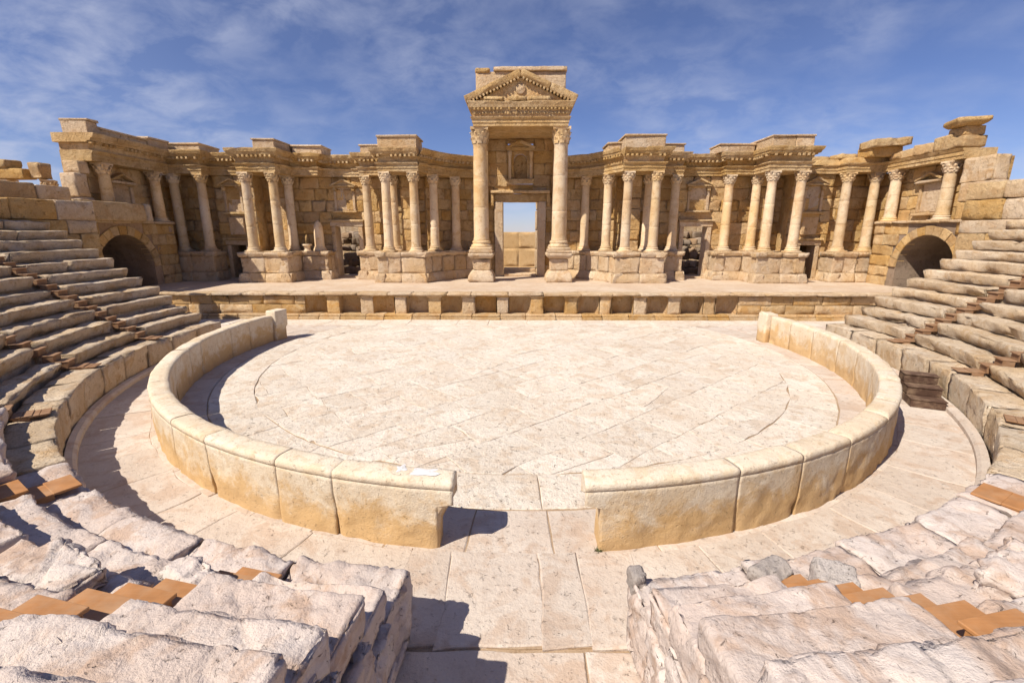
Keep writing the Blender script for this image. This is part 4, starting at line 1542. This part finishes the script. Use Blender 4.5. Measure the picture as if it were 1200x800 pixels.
# broken carved stones lying along the tympanum foot and a round boss in its centre
v, f = lathe([(.02, 0), (.30, .0), (.33, .05), (.27, .10), (.10, .13), (.02, .15)], 18)
v = np.stack([v[:, 0], -v[:, 2], v[:, 1]], 1)
mk('shield_boss', v + np.array([0.0, 32.42, 13.92]), [tuple(reversed(q)) for q in f], M['podium'], pd)
for i, (x, L) in enumerate(((-1.75, 1.3), (-.2, 1.2), (1.2, 1.4))):
    v, f = rblock(L, .36, .26, .05, .12, .03, 3, .10, 661 + i)
    mk('broken_moulding', v + np.array([x, 32.22, 13.30]), f, M['cornice'], pd, smooth=True)
# attic mass behind the pediment with its cap
v, f = rblock(6.0, 2.7, 2.15, .06, .4, .02, 1.4, .08, 671)
at_ = mk('attic', v + np.array([0, 34.85, 14.22]), f, M['podium'], g, smooth=True)
v, f = rblock(4.9, 2.9, .26, .04, .3, .02, 2, .05, 672)
mk('attic_cap', v + np.array([.62, 34.8, 15.43]), f, M['podium'], at_, smooth=True)
v, f = rblock(1.0, 2.8, .30, .10, .12, .05, 3, .12, 673)
mk('attic_cap', v + np.array([-2.55, 34.8, 15.36]), f, M['cornice'], at_, smooth=True)
# portal
fr_ = mk('door_frame', *box(-1.98, -1.34, GY - .22, GY + 1.25, STAGE_Z, 7.22, .04, .015), M['podium'], g)
mk('jamb', *box(1.36, 1.98, GY - .225, GY + 1.25, STAGE_Z, 7.225, .04, .015), M['podium'], fr_)
mk('lintel', *rblock(4.1, 1.45, .56, .05, .2, .02, 2, .06, 681, lambda q: q + np.array([0, GY + .5, 7.51])), M['cornice'], fr_, smooth=True)
mk('door_cornice', *rblock(4.5, .75, .22, .05, .2, .02, 2, .08, 682, lambda q: q + np.array([0, GY - .2, 7.91])), M['cornice'], fr_, smooth=True)
mk('threshold', *box(-1.3, 1.3, GY - .25, GY + 1.3, STAGE_Z - .03, 1.72, .04, .02), M['podium'], fr_)
mk('inner_step', *box(-1.35, 1.3, GY + 1.5, GY + 2.2, STAGE_Z - .03, 2.02, .04, .02), M['podium'], fr_)
for sgn in (-1, 1):
    mk('console', *box(sgn * 2.16 - .14, sgn * 2.16 + .14, GY - .36, GY + .1, 6.9, 7.78, .04, .02), M['cornice'], fr_)
# niche shrine above the portal
ad = gable('aedicule', 0, 2.05, GY - .42, GY + .1, 10.86, .42, .22, g, M['cornice'], False)
for sgn in (-1, 1):
    v, f = lathe([(.16, 8.86), (.12, 8.96), (.115, 10.4), (.17, 10.6), (.19, 10.85)], 12)
    mk('niche_column', v + np.array([sgn * .80, GY - .20, 0]), f, M['column'], ad, smooth=True)
mk('niche_sill', *box(-1.06, 1.06, GY - .45, GY + .1, 8.50, 8.855, .04, .02), M['cornice'], ad)
V, F = [], []
n = 13
ar = [(-.5, 8.87), (-.5, 10.15)] + [(-.5 * math.cos(math.pi * j / (n - 1)), 10.15 + .5 * math.sin(math.pi * j / (n - 1))) for j in range(1, n - 1)] + [(.5, 10.15), (.5, 8.87)]
m_ = len(ar)
for (x, z) in ar: V.append((x, GY + .02, z))
for (x, z) in ar: V.append((x, GY + .55, z))
F = [(i, i + 1, m_ + i + 1, m_ + i) for i in range(m_ - 1)] + [tuple(range(m_, 2 * m_)), (m_ - 1, 0, m_, 2 * m_ - 1)]
mk('niche', V, F, M['facade'], ad)
for x0_, x1_ in ((-.98, -.5), (.5, .98)):
    mk('niche_surround', *box(x0_, x1_, GY - .02, GY + .3, 8.86, 10.85, .02, .01), M['facade'], ad)
V = [(-.5, GY - .015, 10.86)] + [(.5 * -math.cos(math.pi * j / 12), GY - .015, 10.15 + .5 * math.sin(math.pi * j / 12)) for j in range(13)] + [(.5, GY - .015, 10.86)]
F = []
mk('niche_arch', V, [(0, i + 1, i) if False else (0, i, i + 1) for i in range(1, 7)] + [(0, 7, 14)] + [(14, i, i + 1) for i in range(7, 13)], M['facade'], ad)

# ------------------------------------------------------------------ side walls with arched passages
def side_wall(s):
    mir = s < 0
    sname = 'left' if mir else 'right'
    lab = 'shaded return wall with an arched passage at the left end of the stage' if mir else 'ruined sunlit return wall with a broken arched passage at the right end of the stage'
    t = thing('side_wall', lab, 'wall', (s * 25, 29, 0))
    XF = 24.25          # face of the thick lower wall with the arch
    XU = 25.35          # upper wall plane
    ya, yb = 24.3, 32.45
    yc, zc, ra = 28.15, 2.75, 2.05
    top = 5.5
    # mass with the vault cut out (polygon in y,z extruded along x)
    pts = [(ya, -.1), (yc - ra, -.1), (yc - ra, zc)] + [(yc - ra * math.cos(math.pi * j / 16), zc + ra * math.sin(math.pi * j / 16)) for j in range(1, 16)] + [(yc + ra, zc), (yc + ra, -.1), (yb, -.1), (yb, top), (ya, top)]
    n = len(pts)
    V = [(XF + .06, y, z) for y, z in pts] + [(XF + 11.5, y, z) for y, z in pts]
    F = [tuple(range(n - 1, -1, -1)), tuple(range(n, 2 * n))] + [(i, (i + 1) % n, n + (i + 1) % n, n + i) for i in range(n)]
    mk('vault', V, F, M['rubble'], t, mirror=mir)  # dark brown colour paints in the shade inside the passage
    mk('vault_end', *box(XF + 11.0, XF + 11.4, yc - ra - .1, yc + ra + .1, -.1, zc + ra + .1, .01), M['rubble'], t, mirror=mir)  # closes the passage, coloured dark as painted shade like the vault
    # voussoirs
    nv = 13
    for j in range(nv):
        a0, a1 = math.pi * j / nv + .008, math.pi * (j + 1) / nv - .008
        ro = ra + .52 + random.uniform(-.03, .03)
        ri = ra + .0
        q = [(ri, a0), (ro, a0), (ro, (a0 + a1) / 2), (ro, a1), (ri, a1), (ri, (a0 + a1) / 2)]
        V = []
        pr = random.uniform(.0, .05)
        for X in (XF - pr, XF + .5):
            for r, a in q:
                V.append((X, yc - r * math.cos(a), zc + r * math.sin(a)))
        F = [(5, 4, 3, 2, 1, 0), (6, 7, 8, 9, 10, 11)] + [(i, (i + 1) % 6, 6 + (i + 1) % 6, 6 + i) for i in range(6)]
        mk('voussoir', V, F, M['facade'], t, mirror=mir)
    # facing blocks round the arch; the wall faces -x on the right side, so run it towards the camera
    zs = np.linspace(STAGE_Z - .1, top - .02, 7)
    for ci in range(6):
        za, zb_ = zs[ci], zs[ci + 1]
        ro = ra + .56
        zmid = za if za > zc else (zb_ if zb_ < zc else zc)
        dz = max(0, za - zc)
        half = math.sqrt(max(0, ro ** 2 - dz ** 2)) if dz < ro else 0
        iv = [(ya, yb)] if half == 0 else [(ya, yc - half), (yc + half, yb)]
        for a, b in iv:
            y = a
            while y < b - .05:
                l = random.uniform(.9, 1.9)
                if b - y - l < .35:
                    l = b - y
                v, f = rblock(l - .007, .45, zb_ - za - .005, .025, .14, .035, 2.4, .07, random.randint(0, 9999), None, 0, 3)
                v = rotz(v, -math.pi / 2)
                mk('block', v + np.array([XF + .225 - random.uniform(-.02, .04) if True else 0, y + l / 2, (za + zb_) / 2]), f, M['facade'], t, smooth=True, mirror=mir)
                y += l
    # end face towards the stage corner and ledge slabs
    y = ya
    while y < yb - .1:
        l = random.uniform(1.2, 2.0)
        if yb - y - l < .6:
            l = yb - y
        v, f = rblock(1.5, l - .015, .16, .04, .18, .018, 2, .07, random.randint(0, 9999), None, 0, 3)
        mk('ledge_slab', v + np.array([XF + .60, y + l / 2, top + .06 + random.uniform(-.01, .01)]), f, M['podium'], t, smooth=True, mirror=mir)
        y += l
    # upper wall of ashlar with two columns
    if mir:
        seg_blocks((XU, 36.4), (XU, 32.4), STAGE_Z, CAP_Z, 9, t, M['facade'], mir, rough=.8, thick=.8)
        seg_blocks((XU, 32.4), (XU, 27.2), top + .02, CAP_Z, 4, t, M['facade'], mir, rough=.8, thick=.8)
    else:
        def zt(s_):
            return 9.2 if s_ < 8.9 else 8.6
        seg_blocks((XU, 36.4), (XU, 32.4), STAGE_Z, CAP_Z, 9, t, M['facade'], mir, rough=.8, thick=.8)
        seg_blocks((XU, 32.4), (XU, 26.2), top + .02, CAP_Z, 4, t, M['facade'], mir, rough=.8, thick=.8)
    for i, yy in enumerate((28.1, 32.0)):
        column(t, s * 24.72, yy, top + .14 - .08, KITS[i], (R_(random.uniform(-.3, .3)), R_(random.uniform(-.3, .3))))
    # blind shrine between the columns
    def turn(o):
        pass
    yq = 29.8
    for (nm, y0, y1, z0, z1, pr) in (('shrine_sill', yq - .95, yq + .95, 5.95, 6.12, .3), ('shrine_panel', yq - .62, yq + .62, 6.15, 7.9, .06), ('shrine_post', yq - .85, yq - .66, 6.13, 7.75, .16), ('shrine_post', yq + .66, yq + .85, 6.13, 7.75, .16), ('shrine_cornice', yq - 1.0, yq + 1.0, 7.9, 8.05, .42)):
        mk(nm, *box(XU - pr, XU + .2, y0, y1, z0, z1, .03, .015), M['podium'], t, mirror=mir)
    for sg in (-1, 1):
        a = math.atan2(.42, .95)
        v, f = cbox(.5, 1.06, .13, .02, .01)
        c, s_ = math.cos(-sg * a), math.sin(-sg * a)
        v = np.stack([v[:, 0], v[:, 1] * c - v[:, 2] * s_, v[:, 1] * s_ + v[:, 2] * c], 1)
        mk('raking_cornice', v + np.array([XU - .2, yq + sg * .49, 8.27]), f, M['cornice'], t, mirror=mir)
    # entablature
    PL = [(24.40, 33.4), (24.40, 26.85), (24.95, 26.85), (24.95, 26.0)] if mir else [(24.40, 33.4), (24.40, 27.0)]
    PL = [(24.40, 33.25), (24.40, 27.2)]
    e = sweep('architrave', PL, [(CAP_Z + .008, -.02), (CAP_Z + .20, -.02), (CAP_Z + .21, .02), (CAP_Z + .42, .02), (CAP_Z + .43, .06), (CAP_Z + .585, .14)], 26.2, t, M['cornice'], mir, .022 if mir else .05, seed=61 + s, backdir='x')
    if mir:
        sweep('frieze', PL, [(CAP_Z + .588, -.06), (9.6, -.06), (9.80, 0.0), (9.88, .08)], 26.15, e, M['facade'], mir, .03, seed=62, backdir='x')
        PC = [(24.40, 33.25), (24.40, 27.0)]
        c = sweep('cornice', PC, [(9.888, .16), (9.96, .18), (9.97, .34), (10.12, .40), (10.13, .46), (10.30, .54), (10.385, .54)], 26.3, t, M['cornice'], mir, .04, seed=63, backdir='x')
        dentils(PC, 9.80, 9.95, .06, .30, c, M['cornice'], mir)
        for (y0, y1, h) in ((27.3, 28.0, .80), (28.02, 31.6, .50), (31.62, 33.4, .66)):
            a = mk('attic_block', *box(24.5 - (.1 if h > .6 else 0), 25.9, y0, y1, 10.37, 10.37 + h - .12, .03, .03), M['podium'], t, mirror=mir)
            mk('attic_cap', *box(24.42 - (.1 if h > .6 else 0), 25.95, y0 - .04, y1 + .04, 10.372 + h - .12, 10.37 + h, .03, .02), M['podium'], a, mirror=mir)
        # broken wall end standing towards the seats
        for i, (z0, z1, y0, y1) in enumerate(((5.55, 6.9, 26.5, 27.4), (6.91, 8.2, 26.4, 27.2), (8.21, 8.88, 26.75, 27.4))):
            v, f = rblock(y1 - y0, .9, z1 - z0, .06, .18, .03, 2, .1, 810 + i)
            mk('block', rotz(v, -math.pi / 2) + np.array([25.3, (y0 + y1) / 2, (z0 + z1) / 2]), f, M['podium'], t, smooth=True, mirror=mir)
    else:
        # only tumbled frieze and one big cornice stone remain
        for i, (y, z, L, D, H, rz, tl) in enumerate(((31.6, 9.75, 2.1, 1.2, .52, 0, .03), (29.7, 9.80, 1.8, 1.3, .62, .05, -.05), (28.6, 9.9, 1.2, 1.3, .8, 0, .04), (27.9, 9.82, 1.3, 1.3, .62, .04, 0), (27.9, 10.38, 1.1, 1.1, .5, -.05, .03))):
            v, f = rblock(L, D, H, .07, .16, .045, 1.8, .16, 830 + i)
            v[:, 2] += tl * v[:, 0]
            mk('broken_frieze', rotz(v, -math.pi / 2 + rz) + np.array([24.95, y, z]), f, M['facade'], t, smooth=True)
        v, f = rblock(1.5, 1.7, .40, .06, .12, .03, 2.2, .12, 850)
        tt = np.clip(-v[:, 2] / .25, 0, 1)
        v[:, :2] *= (1 - .30 * tt)[:, None]
        mk('broken_cornice', rotz(v, -.35) + np.array([24.75, 27.8, 10.82]), f, M['cornice'], t, smooth=True)
        for i, (z0, z1, y0, y1) in enumerate(((5.6, 6.6, 25.2, 27.2), (6.61, 7.6, 25.3, 27.2), (7.61, 8.9, 25.5, 27.3))):
            v, f = rblock(y1 - y0, .8, z1 - z0 - .004, .03, .12, .03, 2.6, .12, 860 + i)
            mk('block', rotz(v, -math.pi / 2) + np.array([25.0, (y0 + y1) / 2, (z0 + z1) / 2]), f, M['podium'] if i else M['facade'], t, smooth=True)
    return t


random.seed(31)
side_wall(-1)
side_wall(1)

# ------------------------------------------------------------------ upper walls behind the seats
random.seed(41)


def upper_wall(s, rad, a0, a1, zs, lab, name='upper_wall', tops=None, ragged=0.0):
    t = thing(name, lab, 'wall', (*polar(rad, s * R_((a0 + a1) / 2)), zs[0]), None)
    for i in range(len(zs) - 1):
        a = R_(a0)
        while a < R_(a1) - .005:
            b = a + random.uniform(1.3, 2.4) / rad
            if R_(a1) - b < .8 / rad:
                b = R_(a1)
            if i == len(zs) - 2 and random.random() < ragged:
                a = b
                continue
            v, f = arc_block(rad + random.uniform(-.03, .03), rad + .8, a + .0006, b - .0006, zs[i] + .004, zs[i + 1] - .004 + (random.uniform(-.06, .05) if i == len(zs) - 2 else 0), .05, .03, random.randint(0, 9999), .08)
            mk('block', v, f, M['facade'] if random.random() < .7 else M['podium'], t, smooth=True, mirror=(s < 0))
            a = b
    return t


upper_wall(-1, 21.15, 62, 101.5, (3.4, 4.9, 5.5, 6.35), 'long low parapet wall of tan blocks above the left top seats')
upper_wall(-1, 22.7, 60, 102, (3.4, 5.5, 6.4, 7.15), 'higher ragged block wall behind the parapet at the far left', ragged=.12)
upper_wall(1, 21.3, 60, 101.5, (3.4, 4.9, 5.5, 6.4, 7.2), 'ragged tan block wall above the top seats at the far right', ragged=.18)
v, f = rblock(4.6, .75, 1.05, .07, .16, .03, 2, .09, 871)
o = mk('parapet_block', rotz(v, -math.pi / 2) * np.array([1, 1, 1]) + np.array([-23.75, 26.8, 6.12]), f, M['facade'], None, smooth=True)
tag(o, 'long parapet stone on the ledge above the left arch', 'stone')
v, f = rblock(.5, .7, 1.05, .10, .12, .04, 3, .10, 872)
o = mk('parapet_block', rotz(v, -math.pi / 2) + np.array([-23.75, 29.45, 6.12]), f, M['podium'], None, smooth=True)
tag(o, 'pale broken end stone of the parapet above the left arch', 'stone')

# ------------------------------------------------------------------ ruined colonnade beyond the left seats
rc = thing('ruined_colonnade', 'ruined colonnade with broken capitals and lintel beyond the left seats', 'ruin', (-33, 29, 0))
for i, (x, y) in enumerate(((-33.0, 30.3), (-35.4, 30.3), (-30.6, 30.6))):
    o = share('column', KIT[i][0], rc, (x, y, 2.9), .3 * i)
    WLOC[o.name] = Vector((0, 0, 0))
    c = bpy.data.objects.new('capital', KIT[i][2]); COL.objects.link(c); c.parent = o
    for m2 in (0,):
        pass
v, f = rblock(5.4, .9, .62, .06, .2, .03, 2, .1, 881)
mk('lintel', v + np.array([-34.1, 30.3, 8.55]), f, M['facade'], rc, smooth=True)
v, f = rblock(4.6, 1.1, .55, .10, .2, .05, 2, .14, 882)
mk('cornice', v + np.array([-34.6, 30.3, 9.13]), f, M['cornice'], rc, smooth=True)
v, f = rblock(.8, .8, 1.0, .08, .16, .04, 2, .14, 883)
mk('broken_block', v + np.array([-30.9, 30.5, 8.75]), f, M['facade'], rc, smooth=True)

# ------------------------------------------------------------------ things seen through the doorways
random.seed(53)
yw = thing('courtyard_wall', 'plain tan wall behind the central gateway, level with the eye', 'wall', (0, 46, 0))
x = -7.0
while x < 7.0:
    L = random.uniform(1.6, 2.6)
    z = -.1
    for H in (1.7, 1.75, 1.58):
        v, f = rblock(L - .003, .8, H - .003, .008, .3, .012, 1.5, .02, random.randint(0, 9999), None, 0, 3)
        mk('block', v + np.array([x + L / 2, 46.4, z + H / 2]), f, M['plaster'], yw, smooth=True)
        z += H
    x += L
pp = thing('stone_pillar', 'tall sunlit stone post seen just inside the right edge of the central doorway', 'pillar', (1.72, 43.5, 0))
for i in range(5):
    v, f = rblock(.62, .62, 1.72, .05, .15, .03, 2, .08, 890 + i)
    mk('drum_block', v + np.array([1.72 + random.uniform(-.03, .03), 43.5, -.1 + 1.73 * i + .86]), f, M['podium'], pp, smooth=True)
for s, lab, xw in ((-1, 'brown heap of rubble stones seen through the left doorway', -13.6), (1, 'brown heap of rubble stones seen through the right doorway', 13.6)):
    t = thing('rubble_heap', lab, 'rubble', (xw, 40.5, 0))
    for i in range(56):
        L = random.uniform(.5, 1.1)
        lev = i // 8
        v, f = rblock(L, random.uniform(.5, .9), random.uniform(.4, .7), .10, .14, .06, 2, .15, random.randint(0, 9999), None, 0, 3)
        v = rotz(v, random.uniform(0, 3))
        mk('rubble_stone', v + np.array([xw - 1.9 + (i % 8) * .56 + random.uniform(-.15, .15), 40.0 + lev * .28 + random.uniform(-.2, .2), 1.0 + lev * .62 + random.uniform(-.1, .1)]), f, M['rubble'], t, smooth=True)
    t = thing('rear_wall', f'pale rear wall behind the rubble in the {"left" if s < 0 else "right"} doorway', 'wall', (xw, 43.5, 0))
    z = -.1
    for ci in range(7):
        x = xw - 4
        while x < xw + 4:
            L = random.uniform(1.0, 1.8)
            v, f = cbox(L - .012, .7, .95 - .012, .03, .015)
            mk('block', v + np.array([x + L / 2, 43.9 + random.uniform(-.03, .03), z + .475]), f, M['podium'], t)
            x += L
        z += .95
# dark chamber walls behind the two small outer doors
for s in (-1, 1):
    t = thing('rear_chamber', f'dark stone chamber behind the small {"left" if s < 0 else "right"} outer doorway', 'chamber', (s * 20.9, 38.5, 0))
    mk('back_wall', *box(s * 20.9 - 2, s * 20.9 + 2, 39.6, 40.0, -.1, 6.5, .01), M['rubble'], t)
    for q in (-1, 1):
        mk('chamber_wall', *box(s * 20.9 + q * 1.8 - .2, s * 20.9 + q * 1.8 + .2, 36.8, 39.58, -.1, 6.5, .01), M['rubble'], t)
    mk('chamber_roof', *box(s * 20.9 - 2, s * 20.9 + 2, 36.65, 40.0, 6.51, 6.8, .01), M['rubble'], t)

# ------------------------------------------------------------------ small weeds at the foot of the right barrier end
mw = bpy.data.materials.new('weed_green'); mw.use_nodes = True
mw.node_tree.nodes['Principled BSDF'].inputs['Base Color'].default_value = (.075, .085, .025, 1)
mw.node_tree.nodes['Principled BSDF'].inputs['Roughness'].default_value = .8
random.seed(71)
for (wx, wy, lab) in ((1.27, 6.33, 'tiny green weed at the foot of the right barrier end'), (-7.9, 6.95, 'tiny dry weed at the foot of the left podium wall')):
    V, F = [], []
    for k in range(46):
        a = random.uniform(0, 6.28); h = random.uniform(.02, .07); r = random.uniform(.0, .05)
        bx, by = r * math.cos(a), r * math.sin(a)
        tx, ty = bx + h * .9 * math.cos(a), by + h * .9 * math.sin(a)
        w_ = .008
        n0 = len(V)
        V += [(bx - w_ * math.sin(a), by + w_ * math.cos(a), 0), (bx + w_ * math.sin(a), by - w_ * math.cos(a), 0), (tx, ty, h)]
        F.append((n0, n0 + 1, n0 + 2))
    o = mk('weed', np.array(V) + np.array([wx, wy, 0.0]), F, mw, None, base=True)
    tag(o, lab, 'weed')
